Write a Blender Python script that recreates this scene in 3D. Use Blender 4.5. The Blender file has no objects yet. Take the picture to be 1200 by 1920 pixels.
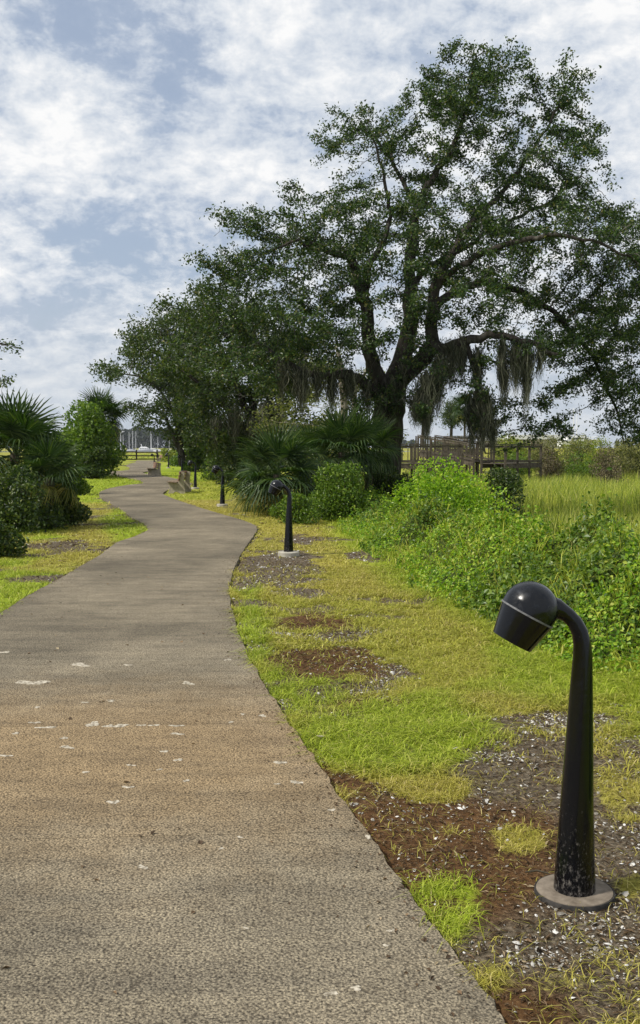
import bpy, math, random
import numpy as np
from mathutils import Vector, Matrix
R = math.radians
random.seed(7)
rng = np.random.default_rng(11)
scn = bpy.context.scene
COL = scn.collection

# ------------------------------------------------------------------ camera
F = 1900.0                      # focal length in photo pixels (1200 x 1920)
EYE = 1.5
PITCH = math.atan(120 / F)
cam_d = bpy.data.cameras.new('camera')
cam_d.sensor_fit = 'VERTICAL'
cam_d.sensor_height = 36
cam_d.lens = 36 * F / 1920
cam_d.clip_start = 0.05
cam_d.clip_end = 9000
cam = bpy.data.objects.new('camera', cam_d)
COL.objects.link(cam)
cam.location = (0, 0, EYE)
cam.rotation_euler = (math.pi / 2 - PITCH, 0, 0)
scn.camera = cam

# ------------------------------------------------------------------ light
SUN_EL, SUN_AZ = 48, -112        # azimuth from the view direction (+Y), negative = left
scn.view_settings.view_transform = 'Standard'
scn.view_settings.look = 'None'
scn.view_settings.gamma = 1
scn.view_settings.use_curve_mapping = False
scn.view_settings.exposure = 0.12
sun_d = bpy.data.lights.new('sun', 'SUN')
sun_d.energy = 4.2
sun_d.angle = R(6)
sun_d.color = (1, 0.95, 0.86)
sun = bpy.data.objects.new('sun', sun_d)
COL.objects.link(sun)
sdir = Vector((math.sin(R(SUN_AZ)) * math.cos(R(SUN_EL)), math.cos(R(SUN_AZ)) * math.cos(R(SUN_EL)), math.sin(R(SUN_EL))))
sun.rotation_euler = sdir.to_track_quat('Z', 'Y').to_euler()
sun.location = (0, 0, 60)

# pixel -> world
cp, sp = math.cos(PITCH), math.sin(PITCH)
def ray(px, py):
    a, b = (px - 600) / F, (960 - py) / F
    return Vector((a, cp + b * sp, -sp + b * cp))
def at(px, py, Y):
    d = ray(px, py); t = Y / d.y
    return Vector((d.x * t, Y, EYE + d.z * t))
def gnd(px, py, z=0.0):
    d = ray(px, py); t = (z - EYE) / d.z
    return Vector((d.x * t, d.y * t, z))
def to_px(x, y, z):
    zz = z - EYE
    dep = y * cp - zz * sp
    up = y * sp + zz * cp
    dep = np.maximum(dep, 0.05)
    return 600 + F * x / dep, 960 - F * up / dep

# ------------------------------------------------------------------ world
world = bpy.data.worlds.new('World')
scn.world = world
world.use_nodes = True
def build_world():
    nt = world.node_tree; N = nt.nodes; L = nt.links
    N.clear()
    out = N.new('ShaderNodeOutputWorld'); bg = N.new('ShaderNodeBackground')
    L.new(bg.outputs[0], out.inputs[0])
    bg.inputs[1].default_value = 0.088
    sky = N.new('ShaderNodeTexSky'); sky.sky_type = 'NISHITA'
    sky.sun_disc = False
    sky.sun_elevation = R(SUN_EL); sky.sun_rotation = R(SUN_AZ)
    sky.air_density = 1.0; sky.dust_density = 1.6; sky.ozone_density = 1.2
    tc = N.new('ShaderNodeTexCoord')
    sep = N.new('ShaderNodeSeparateXYZ'); L.new(tc.outputs['Generated'], sep.inputs[0])
    def M(op, a, b=None, c=None, clamp=False):
        n = N.new('ShaderNodeMath'); n.operation = op; n.use_clamp = clamp
        for i, v in enumerate((a, b, c)):
            if v is None: continue
            if isinstance(v, (int, float)): n.inputs[i].default_value = v
            else: L.new(v, n.inputs[i])
        return n.outputs[0]
    zc = M('ADD', M('MAXIMUM', sep.outputs[2], 0.0), 0.45)
    comb = N.new('ShaderNodeCombineXYZ')
    L.new(M('DIVIDE', sep.outputs[0], zc), comb.inputs[0])
    L.new(M('DIVIDE', sep.outputs[1], zc), comb.inputs[1])
    comb.inputs[2].default_value = 3.7
    def noise(scale, detail, rough, dist, off):
        mp = N.new('ShaderNodeMapping'); mp.inputs['Location'].default_value = off
        L.new(comb.outputs[0], mp.inputs[0])
        n = N.new('ShaderNodeTexNoise'); n.inputs['Scale'].default_value = scale
        n.inputs['Detail'].default_value = detail; n.inputs['Roughness'].default_value = rough
        n.inputs['Distortion'].default_value = dist
        L.new(mp.outputs[0], n.inputs['Vector'])
        return n.outputs[0]
    def blob(px, py, rad, amp):
        d = ray(px, py).normalized()
        vm = N.new('ShaderNodeVectorMath'); vm.operation = 'DOT_PRODUCT'
        L.new(tc.outputs['Generated'], vm.inputs[0]); vm.inputs[1].default_value = d
        mr = N.new('ShaderNodeMapRange'); mr.interpolation_type = 'SMOOTHSTEP'
        L.new(vm.outputs['Value'], mr.inputs[0])
        mr.inputs[1].default_value = math.cos(rad / F); mr.inputs[2].default_value = 1
        mr.inputs[3].default_value = 0; mr.inputs[4].default_value = amp
        return mr.outputs[0]
    big = noise(2.3, 6, 0.55, 0.3, (3.1, 1.7, 0))
    mid = noise(9.0, 9, 0.62, 0.3, (0.4, 5.2, 1))
    fine = noise(27.0, 7, 0.64, 0.2, (7.0, 2.0, 2))
    dens = M('ADD', M('MULTIPLY', big, 0.50), M('MULTIPLY', mid, 0.58))
    dens = M('ADD', dens, M('MULTIPLY', fine, 0.42))
    for b in ((250, 50, 190, -0.09), (60, 95, 140, -0.09), (400, 40, 120, -0.09), (290, 225, 100, -0.09), (190, 235, 60, -0.06),
              (150, 545, 170, -0.08), (330, 510, 110, -0.07), (330, 330, 120, 0.03),
              (40, 200, 170, 0.13), (150, 190, 120, 0.08), (480, 60, 120, 0.08), (650, 90, 160, 0.07),
              (400, 290, 160, 0.07), (120, 640, 200, 0.05), (330, 640, 150, 0.05), (600, 30, 150, -0.05), (900, 25, 150, -0.05), (1150, 60, 130, -0.04), (1130, 330, 200, -0.04), (200, 420, 110, -0.05)):
        dens = M('ADD', dens, blob(*b))
    cov = N.new('ShaderNodeMapRange'); cov.interpolation_type = 'SMOOTHSTEP'
    L.new(dens, cov.inputs[0])
    cov.inputs[1].default_value = 0.50; cov.inputs[2].default_value = 0.74
    cov.inputs[3].default_value = 0.58; cov.inputs[4].default_value = 1.0
    cr = N.new('ShaderNodeValToRGB')
    sh = M('ADD', M('MULTIPLY', M('SUBTRACT', dens, 0.66), 1.7), M('MULTIPLY', M('ADD', M('SUBTRACT', mid, 0.5), M('MULTIPLY', M('SUBTRACT', fine, 0.5), .7)), 1.6))
    L.new(M('ADD', sh, 0.28, clamp=True), cr.inputs[0])
    e = cr.color_ramp.elements
    e[0].position = 0.0; e[0].color = (4.9, 5.7, 7.0, 1)
    e[1].position = 1.0; e[1].color = (10.2, 10.2, 10.2, 1)
    m = cr.color_ramp.elements.new(0.45); m.color = (7.3, 7.8, 8.5, 1)
    # blue gaps lightened a little by thin cloud
    hz = N.new('ShaderNodeMapRange'); L.new(sep.outputs[2], hz.inputs[0])
    hz.inputs[1].default_value = 0.0; hz.inputs[2].default_value = 0.16
    hz.inputs[3].default_value = 0.75; hz.inputs[4].default_value = 0.0
    mix = N.new('ShaderNodeMixRGB'); L.new(cov.outputs[0], mix.inputs[0])
    skb = N.new('ShaderNodeMixRGB'); skb.blend_type = 'MULTIPLY'; skb.inputs[0].default_value = 1
    L.new(sky.outputs[0], skb.inputs[1]); skb.inputs[2].default_value = (1.35, 1.3, 1.3, 1)
    L.new(skb.outputs[0], mix.inputs[1]); L.new(cr.outputs[0], mix.inputs[2])
    mix2 = N.new('ShaderNodeMixRGB'); L.new(hz.outputs[0], mix2.inputs[0])
    L.new(mix.outputs[0], mix2.inputs[1]); mix2.inputs[2].default_value = (5.9, 6.5, 7.2, 1)
    L.new(mix2.outputs[0], bg.inputs[0])
build_world()

# ------------------------------------------------------------------ helpers: noise, meshes, objects
def _hash(ix, iy, seed):
    h = (ix.astype(np.int64) * 374761393 + iy.astype(np.int64) * 668265263 + seed * 974711) & 0x7fffffff
    h = ((h ^ (h >> 13)) * 1274126177) & 0x7fffffff
    return ((h ^ (h >> 16)) & 0xffff) / 65535.0
def vnoise(x, y, scale=1.0, seed=0):
    x = np.asarray(x, float) / scale; y = np.asarray(y, float) / scale
    ix, iy = np.floor(x), np.floor(y); fx, fy = x - ix, y - iy
    fx = fx * fx * (3 - 2 * fx); fy = fy * fy * (3 - 2 * fy)
    a, b = _hash(ix, iy, seed), _hash(ix + 1, iy, seed)
    c, d = _hash(ix, iy + 1, seed), _hash(ix + 1, iy + 1, seed)
    return (a * (1 - fx) + b * fx) * (1 - fy) + (c * (1 - fx) + d * fx) * fy
def fbm(x, y, scale=1.0, seed=0, oct=4):
    s, a, t = 0, 1.0, 0
    for i in range(oct):
        s = s + a * vnoise(x, y, scale / 2 ** i, seed + i * 17); t += a; a *= 0.55
    return s / t
def sstep(a, b, x):
    t = np.clip((np.asarray(x, float) - a) / (b - a), 0, 1)
    return t * t * (3 - 2 * t)

def new_mesh(name, verts, faces, mat=None, smooth=False, attrs=None):
    """faces: an (M,k) array or a list of them / list of tuples"""
    me = bpy.data.meshes.new(name)
    verts = np.asarray(verts, np.float32).reshape(-1, 3)
    if isinstance(faces, np.ndarray): faces = [faces]
    if faces and not isinstance(faces[0], np.ndarray):
        me.from_pydata([tuple(map(float, v)) for v in verts], [], [tuple(map(int, f)) for f in faces])
    else:
        loops = np.concatenate([f.ravel() for f in faces]).astype(np.int32)
        sizes = np.concatenate([np.full(len(f), f.shape[1], np.int32) for f in faces])
        starts = np.concatenate([[0], np.cumsum(sizes)[:-1]]).astype(np.int32)
        me.vertices.add(len(verts)); me.vertices.foreach_set('co', verts.ravel())
        me.loops.add(len(loops)); me.loops.foreach_set('vertex_index', loops)
        me.polygons.add(len(sizes)); me.polygons.foreach_set('loop_start', starts)
        me.polygons.foreach_set('loop_total', sizes)
    if attrs:
        for k, v in attrs.items():
            v = np.asarray(v, np.float32)
            if v.ndim == 2:
                at_ = me.attributes.new(k, 'FLOAT_COLOR', 'POINT'); at_.data.foreach_set('color', v.ravel())
            else:
                at_ = me.attributes.new(k, 'FLOAT', 'POINT'); at_.data.foreach_set('value', v)
    me.update(calc_edges=True)
    me.validate()
    me.polygons.foreach_set('use_smooth', np.full(len(me.polygons), bool(smooth)))
    if mat: me.materials.append(mat)
    return me
def put(name, me, parent=None, loc=None, rot=None):
    o = bpy.data.objects.new(name, me); COL.objects.link(o)
    if parent: o.parent = parent
    if loc is not None: o.location = loc
    if rot is not None: o.rotation_euler = rot
    return o
def tag(o, label=None, cat=None, group=None, kind=None):
    if label: o['label'] = label
    if cat: o['category'] = cat
    if group: o['group'] = group
    if kind: o['kind'] = kind
    return o
def thing(name, label, cat, loc=(0, 0, 0), rz=0, group=None):
    o = bpy.data.objects.new(name, None); o.empty_display_size = 0.3
    COL.objects.link(o); o.location = loc; o.rotation_euler = (0, 0, rz)
    return tag(o, label, cat, group)
def dup(root, loc, rz, label, group=None):
    r = root.copy(); COL.objects.link(r); r.location = loc; r.rotation_euler = (0, 0, rz); r['label'] = label
    if group: r['group'] = group
    for ch in list(root.children):
        c = ch.copy(); COL.objects.link(c); c.parent = r
        for g in list(ch.children):
            d = g.copy(); COL.objects.link(d); d.parent = c
    return r

class MB:
    def __init__(s): s.v = []; s.f = []; s.n = 0
    def add(s, v, f):
        s.v += [tuple(p) for p in v]; s.f += [tuple(i + s.n for i in q) for q in f]; s.n = len(s.v)
    def box(s, c, d, rot=None):
        x, y, z = (k / 2 for k in d); v = []
        for sx, sy, sz in ((-1,-1,-1),(1,-1,-1),(1,1,-1),(-1,1,-1),(-1,-1,1),(1,-1,1),(1,1,1),(-1,1,1)):
            p = Vector((sx * x, sy * y, sz * z))
            if rot is not None: p = rot @ p
            v.append(p + Vector(c))
        s.add(v, ((0,3,2,1),(4,5,6,7),(0,1,5,4),(1,2,6,5),(2,3,7,6),(3,0,4,7)))
    def beam(s, a, b, w, h):
        a, b = Vector(a), Vector(b); d = b - a
        q = d.to_track_quat('Y', 'Z').to_matrix()
        s.box((a + b) / 2, (w, d.length, h), q)
    def tube(s, pts, rad, n=8, caps=True):
        v, f = tube_arr(pts, rad, n)
        f = [tuple(q) for q in f]
        if caps:
            m = len(pts)
            f.append(tuple(range(n - 1, -1, -1))); f.append(tuple((m - 1) * n + i for i in range(n)))
        s.add([tuple(p) for p in v], f)
    def lathe(s, prof, n=24, M=None):
        """prof: (r, z) list, closed on the axis where r == 0"""
        v = []; f = []
        for r, z in prof:
            for i in range(n):
                a = 2 * math.pi * i / n
                p = Vector((r * math.cos(a), r * math.sin(a), z))
                v.append(M @ p if M else p)
        for j in range(len(prof) - 1):
            for i in range(n):
                k = (i + 1) % n
                f.append((j*n+i, j*n+k, (j+1)*n+k, (j+1)*n+i))
        s.add(v, f)
    def prism(s, poly, y0, y1):
        n = len(poly)
        v = [(x, y0, z) for x, z in poly] + [(x, y1, z) for x, z in poly]
        f = [tuple(range(n)), tuple(range(2*n-1, n-1, -1))]
        f += [(i, n + i, n + (i+1) % n, (i+1) % n) for i in range(n)]
        s.add(v, f)
    def mesh(s, name, mat, smooth=False, bevel=0):
        me = bpy.data.meshes.new(name)
        me.from_pydata(s.v, [], s.f); me.update()
        if bevel or True:
            import bmesh
            bm = bmesh.new(); bm.from_mesh(me)
            bmesh.ops.remove_doubles(bm, verts=bm.verts, dist=1e-5)
            bmesh.ops.recalc_face_normals(bm, faces=bm.faces)
            if bevel:
                ed = [e for e in bm.edges if len(e.link_faces) == 2 and e.calc_face_angle(0) > 0.6]
                bmesh.ops.bevel(bm, geom=ed, offset=bevel, segments=1, affect='EDGES', clamp_overlap=True)
            bm.to_mesh(me); bm.free()
        me.polygons.foreach_set('use_smooth', np.full(len(me.polygons), bool(smooth)))
        if smooth: me.set_sharp_from_angle(angle=R(38))
        if mat: me.materials.append(mat)
        return me
    def obj(s, name, mat, parent=None, smooth=False, bevel=0, **k):
        return put(name, s.mesh(name, mat, smooth, bevel), parent, **k)

def tube_arr(pts, rad, n):
    P = np.asarray([tuple(p) for p in pts], float); m = len(P)
    rad = np.broadcast_to(np.asarray(rad, float), (m,))
    T = np.gradient(P, axis=0); T /= np.linalg.norm(T, axis=1, keepdims=True) + 1e-9
    ref = np.array([0, 1, 0.0]) if abs(T[0, 2]) > 0.7 else np.array([0, 0, 1.0])
    u = np.cross(T[0], ref); u /= np.linalg.norm(u) + 1e-9
    A = np.linspace(0, 2 * np.pi, n, endpoint=False); ca, sa = np.cos(A)[:, None], np.sin(A)[:, None]
    V = np.empty((m, n, 3))
    for i in range(m):
        u = u - T[i] * np.dot(u, T[i]); u /= np.linalg.norm(u) + 1e-9
        w = np.cross(T[i], u)
        V[i] = P[i] + rad[i] * (ca * u + sa * w)
    i = np.arange(m - 1)[:, None] * n; k = np.arange(n)[None, :]; k2 = (k + 1) % n
    Fq = np.stack([i + k, i + k2, i + n + k2, i + n + k], -1).reshape(-1, 4)
    return V.reshape(-1, 3), Fq
def tubes_mesh(name, chains, mat, smooth=True):
    vs, fs, n0 = [], [], 0
    for pts, rad, n in chains:
        v, f = tube_arr(pts, rad, n)
        vs.append(v); fs.append(f + n0); n0 += len(v)
    return new_mesh(name, np.concatenate(vs), np.concatenate(fs), mat, smooth)

def unit(v): return v / (np.linalg.norm(v, axis=1, keepdims=True) + 1e-9)
def leaves_arr(pos, nor, size, aspect=0.5, fold=0.25, axis=None):
    """one folded four-cornered leaf (two triangles) per position"""
    n = len(pos); nor = unit(nor)
    a = rng.normal(size=(n, 3)) if axis is None else axis + rng.normal(size=(n, 3)) * 0.35
    a = unit(a - nor * np.sum(a * nor, 1, keepdims=True)); b = np.cross(nor, a)
    s = np.broadcast_to(np.asarray(size), (n,))[:, None]
    base = pos - a * s * 0.5; tip = pos + a * s * 0.5 - nor * s * 0.12
    mid = pos + nor * s * fold * 0.3
    l = mid + b * s * aspect * 0.5; r = mid - b * s * aspect * 0.5
    V = np.stack([base, l, tip, r], 1).reshape(-1, 3)
    i = np.arange(n)[:, None] * 4
    Fa = np.concatenate([i + np.array([[0, 3, 2]]), i + np.array([[0, 2, 1]])]).astype(np.int32)
    return V, Fa
def blades_arr(pos, h, w, lean, az=None):
    """curved three-triangle blades; lean = sideways reach as a share of height"""
    n = len(pos)
    az = rng.uniform(0, 2 * np.pi, n) if az is None else az
    d = np.stack([np.cos(az), np.sin(az), np.zeros(n)], 1)
    fa = az + np.pi / 2 + rng.normal(size=n) * 0.5
    p = np.stack([np.cos(fa), np.sin(fa), np.zeros(n)], 1)
    h = h[:, None]; w = np.broadcast_to(w, (n,))[:, None]; lean = np.broadcast_to(lean, (n,))[:, None]
    up = np.array([[0, 0, 1.0]])
    m = pos + up * h * 0.62 + d * h * lean * 0.35
    t = pos + up * h * (1.0 - 0.28 * np.minimum(lean, 2)) + d * h * lean
    V = np.stack([pos - p * w / 2, pos + p * w / 2, m - p * w * 0.4, m + p * w * 0.4, t], 1).reshape(-1, 3)
    i = np.arange(n)[:, None] * 5
    Fa = np.concatenate([i + np.array([[0, 1, 3]]), i + np.array([[0, 3, 2]]), i + np.array([[2, 3, 4]])]).astype(np.int32)
    return V, Fa

# ------------------------------------------------------------------ materials
def mat_nodes(name):
    m = bpy.data.materials.new(name); m.use_nodes = True
    nt = m.node_tree; nt.nodes.clear()
    out = nt.nodes.new('ShaderNodeOutputMaterial')
    return m, nt, nt.nodes, nt.links, out
def principled(N, L, out, rough=0.7, spec=0.3, metal=0):
    b = N.new('ShaderNodeBsdfPrincipled')
    b.inputs['Roughness'].default_value = rough
    b.inputs['Specular IOR Level'].default_value = spec
    b.inputs['Metallic'].default_value = metal
    L.new(b.outputs[0], out.inputs[0])
    return b
def ramp(N, stops):
    r = N.new('ShaderNodeValToRGB'); e = r.color_ramp.elements
    e[0].position, e[0].color = stops[0][0], (*stops[0][1], 1)
    e[1].position, e[1].color = stops[-1][0], (*stops[-1][1], 1)
    for p, c in stops[1:-1]:
        k = e.new(p); k.color = (*c, 1)
    return r
def noise_tex(N, L, coord, scale, detail=5, rough=0.6, dist=0.0):
    n = N.new('ShaderNodeTexNoise'); L.new(coord, n.inputs['Vector'])
    n.inputs['Scale'].default_value = scale; n.inputs['Detail'].default_value = detail
    n.inputs['Roughness'].default_value = rough; n.inputs['Distortion'].default_value = dist
    return n.outputs[0]
def mixc(N, L, fac, a, b, blend='MIX'):
    m = N.new('ShaderNodeMixRGB'); m.blend_type = blend
    for i, v in enumerate((fac, a, b)):
        if isinstance(v, (int, float)): m.inputs[i].default_value = v
        elif isinstance(v, tuple): m.inputs[i].default_value = (*v, 1)
        else: L.new(v, m.inputs[i])
    return m.outputs[0]
def bump(N, L, h, strength, dist):
    b = N.new('ShaderNodeBump'); L.new(h, b.inputs['Height'])
    b.inputs['Strength'].default_value = strength; b.inputs['Distance'].default_value = dist
    return b.outputs[0]

def leaf_mat(name, stops, rough=0.45, trans=0.28, tcol=None, spec=0.35):
    m, nt, N, L, out = mat_nodes(name)
    g = N.new('ShaderNodeNewGeometry'); r = ramp(N, stops)
    L.new(g.outputs['Random Per Island'], r.inputs[0])
    b = N.new('ShaderNodeBsdfPrincipled'); b.inputs['Roughness'].default_value = rough
    b.inputs['Specular IOR Level'].default_value = spec
    L.new(r.outputs[0], b.inputs['Base Color'])
    t = N.new('ShaderNodeBsdfTranslucent')
    L.new(mixc(N, L, 1.0, r.outputs[0], tcol or (1.5, 1.7, 0.6), 'MULTIPLY'), t.inputs[0])
    x = N.new('ShaderNodeMixShader'); x.inputs[0].default_value = trans
    L.new(b.outputs[0], x.inputs[1]); L.new(t.outputs[0], x.inputs[2]); L.new(x.outputs[0], out.inputs[0])
    return m
def simple_mat(name, stops, scale=4, rough=0.7, spec=0.3, bmp=0.0, bdist=0.01, stretch=None, metal=0, detail=6):
    m, nt, N, L, out = mat_nodes(name)
    tc = N.new('ShaderNodeTexCoord'); c = tc.outputs['Object']
    if stretch:
        mp = N.new('ShaderNodeMapping'); mp.inputs['Scale'].default_value = stretch; L.new(c, mp.inputs[0]); c = mp.outputs[0]
    n = noise_tex(N, L, c, scale, detail, 0.62)
    r = ramp(N, stops); L.new(n, r.inputs[0])
    b = principled(N, L, out, rough, spec, metal); L.new(r.outputs[0], b.inputs['Base Color'])
    if bmp: L.new(bump(N, L, n, bmp, bdist), b.inputs['Normal'])
    return m

M_oak = leaf_mat('oak_leaf', [(0, (.012, .030, .009)), (.5, (.030, .062, .013)), (.85, (.072, .12, .022)), (.95, (.12, .155, .035)), (1, (.18, .15, .05))], 0.42, .22)
M_oak2 = leaf_mat('oak_leaf_mid', [(0, (.016, .034, .009)), (.5, (.038, .068, .013)), (.85, (.075, .105, .020)), (1, (.11, .115, .03))], 0.45, .28)
M_pale = leaf_mat('pale_leaf', [(0, (.07, .09, .025)), (.5, (.13, .15, .04)), (1, (.22, .22, .08))], 0.5, .35)
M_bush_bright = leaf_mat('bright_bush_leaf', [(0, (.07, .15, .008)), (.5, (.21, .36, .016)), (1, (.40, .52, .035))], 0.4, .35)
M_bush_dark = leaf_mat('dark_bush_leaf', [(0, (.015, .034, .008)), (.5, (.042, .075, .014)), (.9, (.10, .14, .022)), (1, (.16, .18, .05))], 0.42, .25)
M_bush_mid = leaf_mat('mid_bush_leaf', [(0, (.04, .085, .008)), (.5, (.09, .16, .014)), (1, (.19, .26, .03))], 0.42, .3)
M_vine = leaf_mat('vine_leaf', [(0, (.04, .095, .008)), (.35, (.125, .245, .014)), (.8, (.29, .42, .032)), (1, (.46, .48, .10))], 0.42, .38)
M_olive = leaf_mat('olive_scrub_leaf', [(0, (.05, .06, .02)), (.5, (.13, .14, .04)), (1, (.28, .26, .09))], 0.6, .25)
M_yscrub = leaf_mat('yellow_scrub_leaf', [(0, (.08, .11, .012)), (.5, (.17, .21, .02)), (1, (.30, .32, .05))], 0.55, .35)
M_brown = leaf_mat('brown_scrub_leaf', [(0, (.06, .05, .03)), (.5, (.13, .11, .055)), (1, (.24, .20, .11))], 0.7, .15, (1.2, 1.1, .8))
M_palm = leaf_mat('palmetto_leaf', [(0, (.012, .030, .008)), (.6, (.032, .066, .013)), (1, (.09, .13, .03))], 0.5, .22, spec=0.3)
M_palm_dry = leaf_mat('yellowing_palmetto_leaf', [(0, (.10, .12, .02)), (.5, (.20, .20, .035)), (1, (.33, .29, .07))], 0.45, .25)
M_far = leaf_mat('far_wood_leaf', [(0, (.010, .018, .014)), (.6, (.022, .034, .022)), (1, (.045, .055, .032))], 0.7, .1)
M_moss = leaf_mat('spanish_moss', [(0, (.035, .040, .026)), (.6, (.095, .10, .068)), (1, (.24, .24, .17))], 0.85, .25, (1.1, 1.1, .8), spec=.1)
M_marsh = leaf_mat('marsh_grass', [(0, (.10, .14, .025)), (.5, (.27, .32, .05)), (.9, (.52, .51, .11)), (1, (.56, .47, .22))], 0.6, .4)
M_bark = simple_mat('oak_bark', [(.3, (.018, .015, .012)), (.55, (.055, .048, .040)), (.75, (.14, .13, .11))], 9, .9, .1, .9, .05, (1, 1, .25))
M_twig = simple_mat('grey_twig_bark', [(.35, (.05, .045, .04)), (.65, (.17, .16, .14))], 5, .9, .1)
M_bark_pale = simple_mat('pale_bark', [(.3, (.13, .11, .09)), (.7, (.38, .34, .28))], 6, .9, .1, .6, .03, (1, 1, .4))
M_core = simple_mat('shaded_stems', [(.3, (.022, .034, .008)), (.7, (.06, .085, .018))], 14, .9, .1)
M_stem = simple_mat('stem_wood', [(.3, (.03, .025, .018)), (.7, (.10, .085, .06))], 8, .9, .1)
M_lamp = None
M_concrete = simple_mat('bench_concrete', [(.3, (.22, .19, .14)), (.7, (.42, .37, .28))], 7, .9, .2, .4, .01)
M_foot = simple_mat('pale_concrete', [(.3, (.28, .26, .21)), (.7, (.48, .45, .38))], 9, .9, .2, .4, .01)
M_wood = simple_mat('weathered_wood', [(.3, (.12, .085, .055)), (.7, (.30, .23, .16))], 5, .8, .2, .4, .004, (1, 8, 8))
M_wood_red = simple_mat('reddish_wood', [(.3, (.13, .07, .045)), (.7, (.33, .20, .14))], 5, .75, .25, .3, .004, (8, 1, 8))
M_fence = simple_mat('dark_fence_wood', [(.3, (.012, .009, .007)), (.7, (.045, .032, .024))], 5, .85, .15, .3, .01)
M_deck = simple_mat('boardwalk_wood', [(.3, (.03, .025, .019)), (.7, (.13, .108, .080))], 3, .85, .2, .4, .01, (2, 2, 2))
M_white = simple_mat('white_gelcoat', [(.3, (.74, .74, .73)), (.7, (.82, .82, .82))], 1, .3, .5)
M_glass = simple_mat('dark_boat_glass', [(.3, (.015, .02, .03)), (.7, (.03, .04, .05))], 1, .12, .6)
M_navy = simple_mat('navy_canvas', [(.3, (.02, .03, .07)), (.7, (.04, .05, .10))], 2, .8, .2)
M_alu = simple_mat('mast_paint', [(.3, (.68, .69, .70)), (.7, (.80, .80, .80))], 1, .35, .5)

def make_lamp_mat():
    m, nt, N, L, out = mat_nodes('black_lamp_paint')
    tc = N.new('ShaderNodeTexCoord'); c = tc.outputs['Object']
    b = principled(N, L, out, .15, .32)
    n = noise_tex(N, L, c, 38, 8, .7)
    sep = N.new('ShaderNodeSeparateXYZ'); L.new(c, sep.inputs[0])
    lo = N.new('ShaderNodeMapRange'); L.new(sep.outputs[2], lo.inputs[0])
    lo.inputs[1].default_value = .40; lo.inputs[2].default_value = 0.02; lo.inputs[3].default_value = 0; lo.inputs[4].default_value = .17
    mp = N.new('ShaderNodeMapping'); mp.inputs['Scale'].default_value = (1, 1, .55); L.new(c, mp.inputs[0])
    st = noise_tex(N, L, mp.outputs[0], 95, 8, .72)
    a = N.new('ShaderNodeMath'); a.operation = 'ADD'; L.new(st, a.inputs[0]); L.new(lo.outputs[0], a.inputs[1])
    r = ramp(N, [(.67, (.003, .0035, .005)), (.73, (.045, .042, .04)), (.86, (.19, .17, .15))]); L.new(a.outputs[0], r.inputs[0])
    L.new(r.outputs[0], b.inputs['Base Color'])
    rr = N.new('ShaderNodeMapRange'); L.new(n, rr.inputs[0]); rr.inputs[1].default_value = .4; rr.inputs[2].default_value = .75
    rr.inputs[3].default_value = .08; rr.inputs[4].default_value = .30
    L.new(rr.outputs[0], b.inputs['Roughness'])
    L.new(bump(N, L, noise_tex(N, L, c, 14, 4, .5), .12, .004), b.inputs['Normal'])
    return m
M_lamp = make_lamp_mat()
M_dust = None
def make_hood_mat():
    m, nt, N, L, out = mat_nodes('dusty_hood_paint')
    tc = N.new('ShaderNodeTexCoord'); c = tc.outputs['Object']
    b = principled(N, L, out, .25, .36)
    n = noise_tex(N, L, c, 17, 9, .68, .6)
    r = ramp(N, [(.52, (.003, .0035, .005)), (.64, (.010, .012, .018)), (.80, (.16, .16, .17))]); L.new(n, r.inputs[0])
    L.new(r.outputs[0], b.inputs['Base Color'])
    rr = ramp(N, [(.4, (.12, .12, .12)), (.7, (.45, .45, .45))]); L.new(n, rr.inputs[0]); L.new(rr.outputs[0], b.inputs['Roughness'])
    L.new(bump(N, L, noise_tex(N, L, c, 22, 4, .5), .1, .004), b.inputs['Normal'])
    return m
M_dust = make_hood_mat()
M_seam = simple_mat('grey_seam', [(.3, (.07, .07, .075)), (.7, (.20, .20, .20))], 60, .5, .4)
M_plate = simple_mat('weathered_base_plate', [(.3, (.10, .08, .06)), (.7, (.24, .20, .155))], 20, .85, .2, .4, .004)
M_rim = simple_mat('dark_rubber_rim', [(.3, (.012, .012, .012)), (.7, (.05, .045, .04))], 30, .7, .3)

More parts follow.
